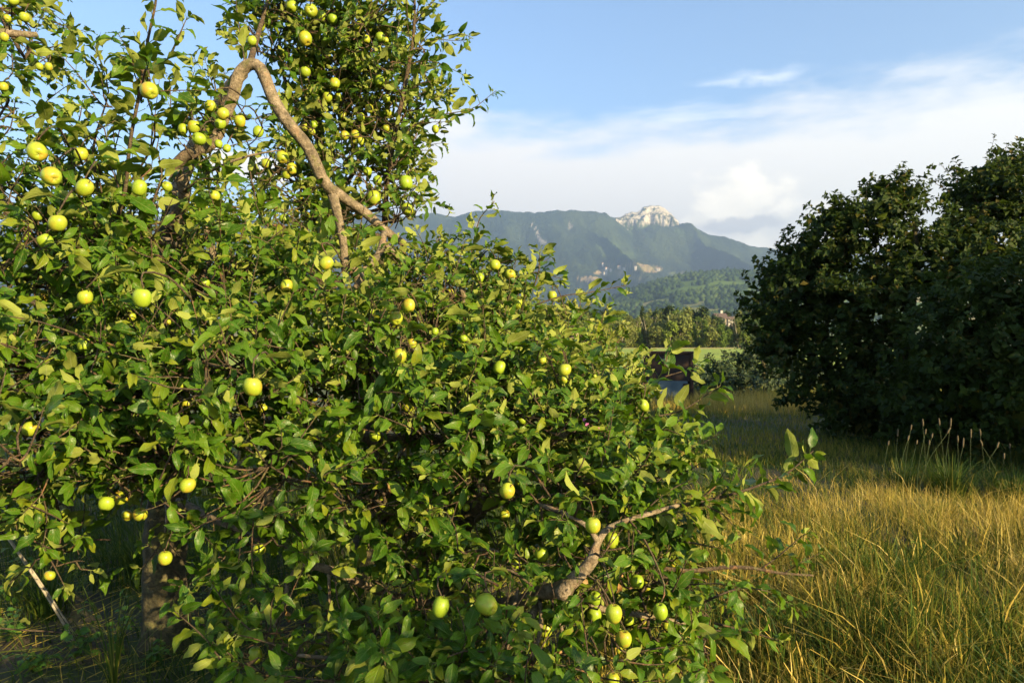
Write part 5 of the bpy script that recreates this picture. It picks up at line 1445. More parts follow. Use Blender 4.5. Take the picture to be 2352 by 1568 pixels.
# sawn end of the stub
C.limb([(1302, 1345, 2.60, .027), (1298, 1358, 2.52, .030), (1296, 1366, 2.48, .025)], 'cut_end', rough=.25, sides=12, step=.02)
for pts, md in (([(1372, 1240, 2.58, .010), (1345, 1205, 2.6, .009), (1290, 1175, 2.65, .008), (1240, 1158, 2.75, .007)], .8),
            ([(1238, 1372, 2.7, .007), (1243, 1420, 2.6, .0085), (1236, 1470, 2.55, .007), (1222, 1515, 2.5, .005)], .8),
            ([(1266, 1368, 2.65, .007), (1284, 1410, 2.6, .0075), (1291, 1450, 2.6, .0065), (1304, 1510, 2.6, .005)], .7),
            ([(1190, 1350, 2.8, .006), (1183, 1385, 2.75, .008), (1172, 1410, 2.72, .007)], .6),
            ([(665, 1332, 3.0, .012), (690, 1302, 3.0, .014), (730, 1300, 3.0, .016), (790, 1320, 3.05, .017), (880, 1360, 3.2, .016), (1000, 1390, 3.4, .02)], .8),
            ([(755, 1318, 3.0, .007), (757, 1370, 3.0, .006), (752, 1420, 3.0, .006), (756, 1475, 3.0, .005)], .8),
            ([(660, 1330, 3.0, .010), (655, 1380, 2.95, .008), (630, 1440, 2.9, .006)], .6),
            ([(1090, 1268, 2.9, .007), (1120, 1258, 2.85, .006), (1145, 1268, 2.8, .005)], .5),
            ([(985, 1140, 3.2, .008), (1050, 1122, 3.15, .010), (1110, 1112, 3.1, .009)], .5),
            ([(1070, 1100, 3.4, .04), (1080, 950, 3.5, .035), (1090, 800, 3.8, .028), (1060, 650, 4.0, .016)], 0),
            ([(1085, 950, 3.5, .03), (1200, 860, 3.7, .022), (1290, 800, 3.9, .014), (1330, 760, 4.0, .008)], 0),
            ([(1110, 1120, 3.3, .03), (1250, 1020, 3.3, .022), (1380, 960, 3.35, .014), (1470, 930, 3.4, .008)], 0),
            ([(1230, 775, 3.7, .006), (1310, 790, 3.7, .006), (1330, 805, 3.7, .004)], .4),
            ([(1040, 1300, 3.5, .04), (900, 1200, 3.3, .025), (840, 1140, 3.1, .014)], 0),
            ([(1300, 1370, 2.7, .014), (1400, 1400, 2.75, .012), (1520, 1420, 2.85, .010), (1620, 1440, 2.9, .006)], 0),
            ([(1232, 1385, 2.7, .016), (1200, 1450, 2.55, .012), (1150, 1500, 2.45, .008)], 0),
            ([(1120, 1400, 3.2, .02), (980, 1470, 2.8, .012), (820, 1510, 2.6, .008), (640, 1500, 2.55, .006)], 0)):
    C.limb(pts, 'branch', rough=.12)
    if md: clear_path(pts, md)
for bl in ((1000, 640, 3.95, 90, 60, .45, 3.4), (1130, 705, 3.95, 95, 65, .45, 3.4), (960, 760, 3.5, 110, 110, .45, 3.8), (1110, 820, 3.7, 130, 110, .5, 4), (1250, 850, 3.9, 90, 90, .45, 3.6),
           (1020, 960, 3.15, 150, 110, .45, 4), (1230, 980, 3.3, 140, 110, .45, 4), (1400, 990, 3.4, 100, 80, .35, 3.4), (870, 1110, 3.0, 120, 90, .35, 2.6),
           (1110, 1110, 2.95, 130, 80, .4, 2.8), (1300, 1120, 2.9, 140, 80, .4, 3.6), (1450, 1120, 3.0, 90, 80, .35, 3.4), (1540, 1240, 3.1, 60, 60, .25, 2.2),
           (1120, 1270, 2.8, 130, 80, .35, 2.6), (1350, 1290, 2.75, 130, 80, .35, 2.6), (1500, 1330, 2.9, 90, 80, .3, 3), (980, 1290, 3.0, 100, 90, .35, 2.8), (900, 1230, 3.2, 70, 60, .3, 1.8),
           (1120, 1490, 2.4, 150, 70, .3, 3.0), (1350, 1500, 2.5, 120, 75, .3, 3.2), (1530, 1480, 2.8, 90, 60, .25, 2.4), (620, 1490, 2.55, 120, 65, .3, 2.6), (830, 1510, 2.5, 140, 60, .3, 3.2),
           (960, 1450, 2.65, 100, 70, .3, 3.2), (1620, 1380, 3.1, 70, 50, .2, 1.4), (1080, 1580, 2.3, 300, 60, .3, 3.2), (760, 1420, 2.9, 60, 40, .2, .9), (720, 1560, 2.4, 110, 40, .2, 2.6), (960, 1560, 2.3, 110, 40, .2, 2.6), (1620, 1500, 2.9, 60, 60, .2, 1.6), (500, 1430, 2.75, 60, 50, .2, 1.1), (1400, 1410, 2.95, 90, 70, .25, 3.0), (1010, 1230, 3.4, 120, 80, .3, 2.2)):
    C.blob(*bl[:6], cover=bl[6], L=(.055, .1) if bl[2] < 3.3 else (.05, .085))
ks = dict(spacing=.022, L=(.085, .13), start=.05, droop=.35)
for pts in ([(1080, 590, 4.0), (1092, 540, 4.0), (1103, 500, 4.0), (1136, 462, 4.0)], [(1230, 700, 3.6), (1290, 680, 3.6), (1350, 672, 3.6), (1440, 655, 3.6)], [(1225, 660, 3.7), (1238, 620, 3.7), (1240, 575, 3.7)],
            [(1180, 640, 3.8), (1230, 625, 3.8), (1290, 640, 3.8)], [(1150, 620, 3.8), (1190, 590, 3.8)], [(1320, 800, 4.2), (1370, 760, 4.2), (1395, 700, 4.2)], [(1300, 760, 4.0), (1345, 715, 4.0), (1360, 690, 4.0)],
            [(1440, 900, 3.3), (1510, 870, 3.3), (1560, 855, 3.3), (1605, 838, 3.3)], [(1515, 868, 3.3), (1528, 835, 3.3), (1535, 805, 3.3)], [(1480, 960, 3.2), (1560, 945, 3.2), (1610, 915, 3.2), (1655, 885, 3.2)],
            [(1460, 1030, 3.2), (1530, 1000, 3.2), (1575, 985, 3.2), (1600, 965, 3.2)], [(1470, 1050, 3.1), (1560, 1040, 3.1), (1590, 1000, 3.1)], [(1480, 820, 3.8), (1440, 840, 3.9), (1400, 860, 3.9)],
            [(1540, 1100, 2.9), (1590, 1075, 2.85), (1620, 1055, 2.85)], [(1600, 1150, 2.7), (1640, 1120, 2.7), (1665, 1080, 2.7)],
            [(1500, 1340, 2.7), (1545, 1330, 2.65), (1580, 1370, 2.65), (1590, 1440, 2.65)], [(1560, 1240, 2.8), (1610, 1250, 2.8), (1660, 1260, 2.8)],
            [(1500, 1420, 2.8), (1600, 1440, 2.85), (1700, 1455, 2.9)], [(1620, 1380, 3.0), (1700, 1350, 3.0), (1770, 1360, 3.05), (1820, 1390, 3.05)], [(1640, 1430, 3.0), (1720, 1450, 3.0), (1790, 1470, 3.0)],
            [(1420, 1540, 2.5), (1500, 1540, 2.5), (1560, 1510, 2.55)]):
    px_shoot(C, pts, .005, .0018, **ks)
for pts in ([(1500, 1180, 2.7), (1560, 1210, 2.7), (1620, 1205, 2.72)], [(1600, 1152, 2.7), (1660, 1180, 2.7), (1690, 1215, 2.7)], [(1640, 1146, 2.7), (1690, 1105, 2.7), (1700, 1070, 2.7)], [(1480, 1175, 2.65), (1530, 1130, 2.65), (1590, 1100, 2.65)]):
    px_shoot(C, pts, .004, .0015, **ks)
maj = px_shoot(C, [(1555, 1162, 2.68), (1620, 1150, 2.7), (1690, 1132, 2.72), (1760, 1108, 2.74), (1810, 1085, 2.76), (1868, 1035, 2.78)], .0075, .0025, spacing=.017, L=(.095, .145), start=.0, droop=.3)
bare = [(1420, 1300, 3.05, .010), (1500, 1302, 3.1, .009), (1580, 1312, 3.1, .009), (1660, 1304, 3.1, .008), (1730, 1305, 3.1, .007), (1790, 1316, 3.1, .006), (1868, 1321, 3.1, .004)]
C.limb(bare, 'branch', M_TWIG, rough=.1); clear_path(bare[2:], .9)
px_shoot(C, [(1745, 1308, 3.1), (1790, 1275, 3.1), (1830, 1240, 3.1), (1850, 1225, 3.1)], .004, .0015, spacing=.018, L=(.075, .115), start=.1)
px_shoot(C, [(1800, 1316, 3.1), (1850, 1285, 3.1), (1885, 1270, 3.1)], .003, .0012, spacing=.018, L=(.05, .085), start=.1)

# trees further along the row
D = Crown('apple_tree', 'apple tree of the row seen beyond the low spreading one, pale leaved', 'apple tree', at(1290, 0, 6.2) * np.array([1, 1, 0]), LEAF_LO, M_LEAF_PALE)
D.dense, D.big, D.flip = 1.8, 1.15, .45
D.limb([(1255, 1222, 6.2, .09), (1258, 1050, 6.2, .075), (1262, 900, 6.2, .06), (1270, 780, 6.1, .03)], 'trunk', M_TRUNK)
D.limb([(1262, 900, 6.2, .04), (1340, 850, 6.0, .025), (1420, 860, 5.8, .012)], 'branch')
D.limb([(1262, 860, 6.2, .04), (1160, 780, 6.0, .025), (1080, 740, 5.8, .012)], 'branch')
for bl in ((1180, 740, 5.6, 100, 55, .5, 3), (1300, 760, 5.6, 70, 60, .5, 3.2), (1350, 830, 5.4, 80, 70, .5, 3.4), (1400, 890, 5.2, 60, 50, .45, 3.2), (1350, 920, 5.2, 110, 70, .5, 3), (1440, 970, 5.2, 60, 50, .35, 2), (1200, 900, 6.0, 150, 150, .5, 2.5), (1400, 1050, 5.6, 120, 120, .5, 2), (1060, 760, 6, 120, 100, .5, 2)):
    D.blob(*bl[:6], cover=bl[6], L=(.05, .08), len_=(.1, .28))
for pts in ([(1350, 790, 5.5), (1375, 750, 5.5), (1398, 712, 5.5)], [(1420, 860, 5.2), (1450, 830, 5.2), (1470, 800, 5.2)], [(1300, 740, 5.6), (1330, 715, 5.6), (1350, 700, 5.6)], [(1400, 800, 5.4), (1425, 780, 5.4), (1440, 760, 5.4)]):
    px_shoot(D, pts, .005, .002, spacing=.028, L=(.05, .08), droop=.3)
far_rows = []
for (px, d, top, w_, lab) in ((150, 5.8, 560, 190, 'second apple tree of the row, glimpsed dark behind the left foliage'), (620, 6.2, 590, 170, 'second apple tree of the row, glimpsed between the trunk and the low spreading tree'), (930, 7.2, 640, 130, 'third apple tree of the row, behind the middle of the low spreading tree'),
                              (560, 8.5, 438, 115, 'distant pale apple tree crown seen through the gap under the arched limb'), (300, 9.0, 470, 160, 'distant apple tree behind the left foliage, its top below the tall shoot'),
                              (1120, 9.5, 640, 120, 'distant apple tree of the row hidden behind the right slope of foliage'), (760, 9.0, 520, 130, 'distant apple tree of the row behind the high crown')):
    T = Crown('apple_tree', lab, 'apple tree', at(px, 0, d) * np.array([1, 1, 0]), LEAF_LO if d > 8 else LEAF_FAR, M_LEAF_PALE if d > 8 else M_LEAF)
    yb = 784 + 1.6 / d * F
    T.far, T.dense, T.big = True, 1.3, (1.2 if d > 8 else 1.8)
    T.limb([(px, yb + 6, d, .08), (px + 4, 900, d, .06), (px - 2, top + 160, d, .04), (px, top + 50, d, .015)], 'trunk', M_TRUNK, step=.1)
    T.limb([(px, top + 200, d, .03), (px + w_ * .6, top + 130, d - .3, .012)], 'branch', step=.1)
    T.limb([(px, top + 180, d, .03), (px - w_ * .6, top + 110, d - .3, .012)], 'branch', step=.1)
    for q in range(5):
        T.blob(px + (q - 2) * w_ * .42, top + 75 + abs(q - 2) * 10 + rng.uniform(-10, 10), d - .2, w_ * .32, 55, .5, cover=2.4, L=(.05, .08), len_=(.15, .4), outup=.8)
    for q in range(4):
        T.blob(px + (q - 1.5) * w_ * .5, top + 220, d, w_ * .35, 110, .5, cover=1.8, L=(.06, .09), len_=(.15, .4))
    for q in range(9 if d > 8 else 0):
        x0 = px + rng.uniform(-1, 1) * w_
        y0 = top + 60
        px_shoot(T, [(x0, y0, d), (x0 + rng.uniform(-6, 6), y0 - 35, d), (x0 + rng.uniform(-12, 12), y0 - rng.uniform(50, 85), d)], .005, .002, spacing=.03, L=(.05, .08), droop=.2)
    far_rows.append(T)

# spur leaves around every apple so that it hangs from a leafy twig
owners = {'A': A, 'B': B, 'C': C, 'L': Lt, 'D': D}
for top, d, px, py in SPURS:
    if px < 120 and py < 260: o_ = Lt
    elif py < 575 and px > 585: o_ = B
    elif px > 880 or (px > 640 and py > 1150): o_ = C
    else: o_ = A
    nd = o_.nodes()
    j = np.argmin(np.linalg.norm(nd[:, :3] - (top + np.array([0, .12, .05])), axis=1))
    st = nd[j]
    up_ = top + np.array([rng.uniform(-.03, .03), .03, .045])
    dist = np.linalg.norm(st[:3] - up_)
    if dist > .28:
        dv = unit(st[:3] - up_)
        stp = up_ + dv * .22
    else:
        stp = st[:3]
    o_.tw.append(smooth_path([(*stp, .0045), (*((stp + up_) / 2 + np.array([0, 0, .03])), .0038), (*up_, .003), (*top, .0022)], .04))
    n = rng.integers(4, 8)
    az_ = rng.uniform(0, 6.28, n)
    Aa = np.stack([np.cos(az_), np.sin(az_) * .7 + .1, rng.uniform(-.1, .7, n)], -1)
    o_.leaves(np.tile(up_, (n, 1)), Aa, np.tile([0, 0, .8], (n, 1)) + rng.normal(0, .35, (n, 3)), rng.uniform(.07, .12, n))
CLEAR.append((at(1535, 838, 3.9), 45 * 3.9 / F, .5))
counts = {}
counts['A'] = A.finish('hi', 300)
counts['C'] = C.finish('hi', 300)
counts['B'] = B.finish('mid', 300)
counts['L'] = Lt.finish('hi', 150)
counts['D'] = D.finish('mid', 150, clear=True)
for T in far_rows: counts['far'] = counts.get('far', 0) + T.finish('mid', 0, clear=False, twig_sides=3)

print('LEAVES', counts)
# a few withered leaves by the sawn branch
for (px, py, d, ax) in ((1408, 1322, 2.6, (-.2, 0, -1)), (1418, 1330, 2.62, (.25, 0, -1)), (1402, 1300, 2.6, (.7, 0, -.5)), (1358, 1345, 2.62, (-.6, -.2, .5)), (885, 1100, 3.0, (.4, 0, -.8)), (1285, 1480, 2.6, (0, 0, -1)), (655, 1395, 2.9, (.3, 0, -1))):
    L_ = .055
    M = frames(np.array([ax], float), np.array([[.3, -.8, .3]]), np.array([L_]))[0]
    o = bpy.data.objects.new('withered_leaf', shared_leaf('hi', int(rng.integers(3, 6)), M_DRY))
    COL.objects.link(o)
    o.parent = C.root
    P_ = at(px, py, d) - C.base
    o.matrix_basis = Matrix([list(M[0]) + [P_[0]], list(M[1]) + [P_[1]], list(M[2]) + [P_[2]], [0, 0, 0, 1]])
# ------------------------------------------------------------------ dark trees on the right and the shrubs between
def dark_tree(name, label, base, trunk_pts, blobs, mat, L, shoots=(), nparts=300, cat='tree', parts='lo', trunkmat=None, len_=(.15, .45), core=110):
    T = Crown(name, label, cat, base, LEAF_FAR, mat, L)
    T.dense, T.big, T.far, T.flip = 2.5, 1.5, True, .15
    for i, tp in enumerate(trunk_pts):
        T.limb(tp, 'trunk' if i == 0 else 'branch', trunkmat or M_TRUNK, px=False, step=.15, sides=7)
    for bl in blobs:
        T.blob(*bl[:6], cover=bl[6], len_=len_, L=L)
    for pts in shoots:
        px_shoot(T, pts, .008, .002, spacing=.04, L=L, droop=.4, tip=6)
    if core:
        for bl in blobs:
            m_ = core
            c0 = at(bl[0], bl[1], bl[2] + .2)
            q = unit(rng.normal(size=(m_, 3))) * rng.random((m_, 1)) ** .5 * .8
            Pc = c0 + q * np.array([bl[3] * bl[2] / F, bl[5], bl[4] * bl[2] / F])
            T.leaves(Pc, rng.normal(size=(m_, 3)), rng.normal(size=(m_, 3)) + np.array([0, 0, .5]), rng.uniform(.18, .28, m_))
    n = T.finish(parts, nparts, clear=False, twig_sides=3)
    return n
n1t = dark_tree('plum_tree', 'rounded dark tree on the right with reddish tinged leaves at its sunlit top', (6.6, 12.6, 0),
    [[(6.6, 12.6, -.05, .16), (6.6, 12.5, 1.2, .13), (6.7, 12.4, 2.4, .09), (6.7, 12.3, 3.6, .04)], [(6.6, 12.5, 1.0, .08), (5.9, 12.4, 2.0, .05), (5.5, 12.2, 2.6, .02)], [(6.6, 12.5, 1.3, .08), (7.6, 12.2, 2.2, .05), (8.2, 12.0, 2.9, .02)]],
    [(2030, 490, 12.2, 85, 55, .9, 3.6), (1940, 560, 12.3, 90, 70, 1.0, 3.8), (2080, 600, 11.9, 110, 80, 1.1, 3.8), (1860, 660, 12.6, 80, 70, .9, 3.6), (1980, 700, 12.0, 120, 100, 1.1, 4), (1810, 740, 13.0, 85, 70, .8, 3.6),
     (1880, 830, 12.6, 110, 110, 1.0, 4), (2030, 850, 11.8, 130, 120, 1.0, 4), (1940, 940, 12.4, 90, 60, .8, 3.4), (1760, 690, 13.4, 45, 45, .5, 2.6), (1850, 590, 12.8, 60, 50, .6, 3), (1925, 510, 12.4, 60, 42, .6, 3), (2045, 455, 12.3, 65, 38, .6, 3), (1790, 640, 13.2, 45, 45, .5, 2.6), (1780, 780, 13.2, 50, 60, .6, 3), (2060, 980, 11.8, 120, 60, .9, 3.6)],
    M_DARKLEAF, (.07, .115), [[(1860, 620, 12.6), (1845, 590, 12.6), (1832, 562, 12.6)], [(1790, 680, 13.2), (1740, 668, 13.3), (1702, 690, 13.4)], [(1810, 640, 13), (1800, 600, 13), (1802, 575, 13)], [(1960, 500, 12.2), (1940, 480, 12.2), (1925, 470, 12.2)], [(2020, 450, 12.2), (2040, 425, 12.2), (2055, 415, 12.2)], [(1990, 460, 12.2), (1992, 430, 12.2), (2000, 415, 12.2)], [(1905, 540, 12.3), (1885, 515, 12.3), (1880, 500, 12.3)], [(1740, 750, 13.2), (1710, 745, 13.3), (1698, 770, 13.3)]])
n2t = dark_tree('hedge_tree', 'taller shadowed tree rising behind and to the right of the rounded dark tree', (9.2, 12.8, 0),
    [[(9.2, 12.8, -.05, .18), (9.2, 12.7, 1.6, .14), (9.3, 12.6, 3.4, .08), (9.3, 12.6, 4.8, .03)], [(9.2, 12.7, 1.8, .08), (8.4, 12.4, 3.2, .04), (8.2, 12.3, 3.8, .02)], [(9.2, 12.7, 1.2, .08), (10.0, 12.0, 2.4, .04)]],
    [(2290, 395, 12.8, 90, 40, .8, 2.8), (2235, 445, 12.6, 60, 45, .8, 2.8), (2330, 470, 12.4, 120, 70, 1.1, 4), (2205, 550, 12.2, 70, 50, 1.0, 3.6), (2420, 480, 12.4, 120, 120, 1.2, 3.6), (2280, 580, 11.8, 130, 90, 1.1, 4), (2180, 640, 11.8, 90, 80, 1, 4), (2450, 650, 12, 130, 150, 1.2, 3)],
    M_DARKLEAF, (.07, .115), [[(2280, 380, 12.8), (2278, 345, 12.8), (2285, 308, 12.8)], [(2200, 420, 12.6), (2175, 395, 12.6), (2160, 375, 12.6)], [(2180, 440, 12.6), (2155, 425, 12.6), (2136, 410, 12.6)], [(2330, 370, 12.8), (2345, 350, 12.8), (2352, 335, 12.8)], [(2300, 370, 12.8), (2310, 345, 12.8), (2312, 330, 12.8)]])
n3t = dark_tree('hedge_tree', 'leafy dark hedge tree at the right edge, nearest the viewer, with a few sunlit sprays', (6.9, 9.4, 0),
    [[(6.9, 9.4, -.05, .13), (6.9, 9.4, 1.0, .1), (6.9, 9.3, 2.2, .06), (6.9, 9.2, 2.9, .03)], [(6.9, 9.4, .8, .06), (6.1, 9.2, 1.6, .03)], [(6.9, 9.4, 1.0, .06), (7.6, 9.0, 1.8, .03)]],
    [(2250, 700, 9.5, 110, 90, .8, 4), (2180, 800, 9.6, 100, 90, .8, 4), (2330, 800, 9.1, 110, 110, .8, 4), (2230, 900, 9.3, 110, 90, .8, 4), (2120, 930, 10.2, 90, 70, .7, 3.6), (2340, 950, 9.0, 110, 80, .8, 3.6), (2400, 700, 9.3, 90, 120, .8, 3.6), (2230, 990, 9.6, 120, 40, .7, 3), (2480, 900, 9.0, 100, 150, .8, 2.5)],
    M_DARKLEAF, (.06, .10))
# sunward neighbours beyond the right edge of the picture: the hedge goes on and shades this side
def offside(name, label, base, h, rad, z0, nleaf, seed, lo=.22, hi=.36, tr=.16, mat=None):
    root = empty(name, base)
    tag(root, label, 'tree')
    r_ = np.random.default_rng(seed)
    q = unit(r_.normal(size=(nleaf, 3))) * (r_.random((nleaf, 1)) ** .35)
    P = q * np.array([rad, rad, (h - z0) / 2]) + np.array([0, 0, (h + z0) / 2])
    gap = fbm(P[:, 0] * 1.1 + 20 + seed, P[:, 2] * 1.1 + P[:, 1] * .6 + 20, 3, seed) > 0.34
    P = P[gap]
    a = unit(r_.normal(size=(len(P), 3)))
    M = frames(a, r_.normal(size=(len(P), 3)) + np.array([0, 0, .6]), r_.uniform(lo, hi, len(P)))
    o = link('crown', leaf_merge('crown', LEAF_FAR, M, P, r_.random(len(P))), root, mat or M_DARKLEAF)
    link('trunk', tubes_mesh('trunk', [smooth_path([(0, 0, -.1, tr), (.05, 0, h * .4, tr * .75), (0, .05, h * .85, tr * .25)], .4)], 7), root, M_TRUNK)
offside('hedge_tree', 'broad hedge tree standing beyond the right edge of the view, shading the grass', (11.4, 5.4, 0), 5.1, 3.0, .1, 8000, 3)
offside('hedge_tree', 'tall hedge tree behind the one at the right edge of the view', (13.5, 11.0, 0), 5.0, 2.8, .2, 6000, 5)

offside('apple_tree', 'unseen young apple tree added behind the viewer to dapple the mossy trunk foot', (2.25, -.85, 0), 2.5, .70, 1.05, 1500, 11, .09, .15, .04, M_LEAF)  # added out of view; its gappy crown breaks the sun on the lower left
n4t = dark_tree('willow_shrub', 'grey-green shrub in shade between the meadow and the dark trees', (8.3, 24, 0),
    [[(8.3, 24, -.05, .08), (8.3, 24, .8, .05), (8.3, 24, 1.5, .02)], [(8.2, 24, .3, .04), (7.2, 23.6, .9, .02)], [(8.3, 24, .3, .04), (9.4, 23.6, .9, .02)]],
    [(1650, 865, 22.5, 55, 32, .9, 3.8), (1710, 850, 22.5, 55, 38, .9, 4), (1765, 835, 22.5, 55, 40, .9, 4), (1830, 840, 22.5, 60, 60, 1.0, 3.6), (1740, 885, 21.5, 90, 30, .9, 3.6), (1640, 890, 21.5, 40, 24, .7, 3.4), (1700, 905, 20.5, 80, 22, .6, 3)],
    M_GREYLEAF, (.09, .16), [[(1682, 830, 22.5), (1680, 815, 22.5), (1676, 803, 22.5)], [(1728, 825, 22.5), (1722, 808, 22.5), (1716, 798, 22.5)], [(1600, 860, 22), (1602, 840, 22), (1601, 815, 22)], [(1621, 850, 22), (1622, 832, 22), (1622, 815, 22)], [(1760, 800, 22.5), (1764, 790, 22.5), (1768, 783, 22.5)], [(1650, 840, 22.5), (1656, 828, 22.5), (1664, 822, 22.5)]],
    nparts=0, cat='shrub', len_=(.2, .6), core=0)
n5t = dark_tree('bramble_bush', 'small dark bush behind the left side of the metal container', (3.3, 21, 0),
    [[(3.3, 21, -.05, .04), (3.3, 21, .5, .02), (3.3, 21, .8, .01)]], [(1468, 868, 21, 18, 22, .4, 3), (1450, 885, 21, 24, 18, .4, 3), (1600, 890, 21, 16, 18, .3, 3)], M_GREYLEAF, (.09, .14), nparts=0, cat='bush', core=0)
post = empty('fence_post', tuple(at(1751, 0, 21.5) * np.array([1, 1, 0])))
tag(post, 'leaning dark fence post sticking out of the grey-green shrub', 'post')
link('shaft', tubes_mesh('shaft', [smooth_path([(.1, 0, -.1, .06), (.04, 0, .8, .055), (-.06, 0, 1.62, .05)], .3)], 8), post, M_TRUNK)

# ------------------------------------------------------------------ grass
def grass_mesh(name, X, Y, H, W, lean, colr, bend=None, nseg=3, seed=0, head=None):
    n = len(X)
    r_ = np.random.default_rng(seed)
    a = r_.uniform(0, 2 * np.pi, n)
    la = r_.uniform(0, 2 * np.pi, n) * .6 + 2.2
    dirx, diry = np.cos(la), np.sin(la)
    t = np.linspace(0, 1, nseg + 1)
    z0 = ground_z(X, Y)
    bx = dirx[:, None] * lean[:, None] * H[:, None] * t[None] ** 1.8
    by = diry[:, None] * lean[:, None] * H[:, None] * t[None] ** 1.8
    bz = H[:, None] * (t[None] - .35 * lean[:, None] * t[None] ** 2.5)
    wv = W[:, None] * np.array([1.0, .85, .6, .12])[None, :nseg + 1] if nseg == 3 else W[:, None] * np.array([1, .7, .1])[None]
    if head is not None:
        wv = wv.copy()
        wv[:, 2] = np.where(head, W * 1.9, wv[:, 2])
        wv[:, 3] = np.where(head, W * .5, wv[:, 3])
    cx, cy = np.cos(a)[:, None] * wv / 2, np.sin(a)[:, None] * wv / 2
    P0 = np.stack([X[:, None] + bx - cx, Y[:, None] + by - cy, z0[:, None] + bz - .01], -1)
    P1 = np.stack([X[:, None] + bx + cx, Y[:, None] + by + cy, z0[:, None] + bz - .01], -1)
    V = np.stack([P0, P1], 2).reshape(n, -1, 3)
    q = np.array([[2 * i, 2 * i + 1, 2 * i + 3, 2 * i + 2] for i in range(nseg)])
    Q = (q[None] + (np.arange(n) * (2 * (nseg + 1)))[:, None, None]).reshape(-1, 4)
    me = mesh_np(name, V.reshape(-1, 3), Q, tint=np.repeat(colr, 2 * (nseg + 1)), smooth=False)
    return me
def grass_material(name):
    mt, t, b = material(name)
    v = t.n('ShaderNodeAttribute', attribute_name='tint').outputs['Fac']
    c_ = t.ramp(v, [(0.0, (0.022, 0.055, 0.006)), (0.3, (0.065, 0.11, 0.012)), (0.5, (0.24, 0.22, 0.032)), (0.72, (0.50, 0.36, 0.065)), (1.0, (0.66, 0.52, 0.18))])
    t.link(c_, b.inputs['Base Color'])
    b.inputs['Roughness'].default_value = 0.6
    b.inputs['Specular IOR Level'].default_value = 0.25
    tr = t.n('ShaderNodeBsdfTranslucent')
    t.link(t.mix(0.5, c_, c_, 'MIX'), tr.inputs[0])
    mx_ = t.n('ShaderNodeMixShader', i_0=0.3, i_1=b.outputs[0], i_2=tr.outputs[0])
    t.link(mx_.outputs[0], t.t.nodes['Material Output'].inputs['Surface'])
    return mt
M_GRASS = grass_material('meadow_blades')
def scatter(n, ymin, ymax, xl, xr, power=1.0):
    """points with density falling off with distance; xl/xr give the field's edges at each depth"""
    u = rng.random(n)
    Y = ymin * (ymax / ymin) ** u if power == 0 else ymin + (ymax - ymin) * u ** power
    a, b_ = xl(Y), xr(Y)
    X = a + (b_ - a) * rng.random(n)
    return X, Y
clump = lambda X, Y, s, sd: fbm(X * s + 50, Y * s + 50, 3, sd)
# tall dry grass at the right
edge_l = lambda Y: np.interp(Y, [2.4, 3.5, 5, 7, 10, 20, 30], [.2, .4, .6, .9, 1.2, 1.5, 1.5])
edge_r = lambda Y: np.interp(Y, [2.4, 6, 12, 20, 30], [3.6, 7.5, 12, 18, 24])
X, Y = scatter(132000, 2.3, 11.5, edge_l, edge_r, 0)
keep_ = (clump(X, Y, 2.6, 77) > .36) | (rng.random(len(X)) < .22)
X, Y = X[keep_], Y[keep_]
dry = clump(X, Y, 1.3, 4)
c2 = clump(X, Y, .5, 8)
short = smooth01(Y, 9.3, 10.6) * (X < 6.0)
H = (0.06 + 0.40 * clump(X, Y, .9, 2) + 0.32 * (clump(X, Y, 3.2, 22) - .3) + rng.normal(0, .07, len(X))) * (1 - .5 * short) * (1 - .4 * smooth01(Y, 5.5, 8.5))
H = np.clip(H * (1 - .35 * smooth01(2.0 - X + (Y - 3) * .1, 0, 1.4)), .06, .85)
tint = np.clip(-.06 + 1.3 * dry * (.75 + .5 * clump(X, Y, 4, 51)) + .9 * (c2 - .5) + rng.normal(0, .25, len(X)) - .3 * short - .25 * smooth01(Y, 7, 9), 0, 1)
W = rng.uniform(.0017, .0038, len(X)) * (1 + Y / 9)
hd = rng.random(len(X)) < .28
lean = np.abs(rng.normal(.42, .3, len(X)))
nr_ = Y < 5.6
me = grass_mesh('dry_grass', X[nr_], Y[nr_], H[nr_], W[nr_], lean[nr_], tint[nr_], seed=2, head=hd[nr_])
tag(link('tall_grass', me, mat=M_GRASS), 'tall golden dry grass mixed with green blades on the right', 'grass', kind='stuff')
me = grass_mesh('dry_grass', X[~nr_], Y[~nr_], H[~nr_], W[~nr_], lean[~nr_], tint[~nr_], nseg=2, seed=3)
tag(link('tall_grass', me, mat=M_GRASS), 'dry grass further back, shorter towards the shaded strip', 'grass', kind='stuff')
# bent stalks lying across
X, Y = scatter(520, 2.6, 8, edge_l, edge_r, 0)
me = grass_mesh('stalks', X, Y, rng.uniform(.35, .62, len(X)), rng.uniform(.0022, .004, len(X)), rng.uniform(.4, 1.2, len(X)), rng.uniform(.6, 1, len(X)), seed=5, head=rng.random(len(X)) < .5)
tag(link('bent_grass_stalks', me, mat=M_GRASS), 'long pale bent stalks leaning over the dry grass', 'grass', kind='stuff')
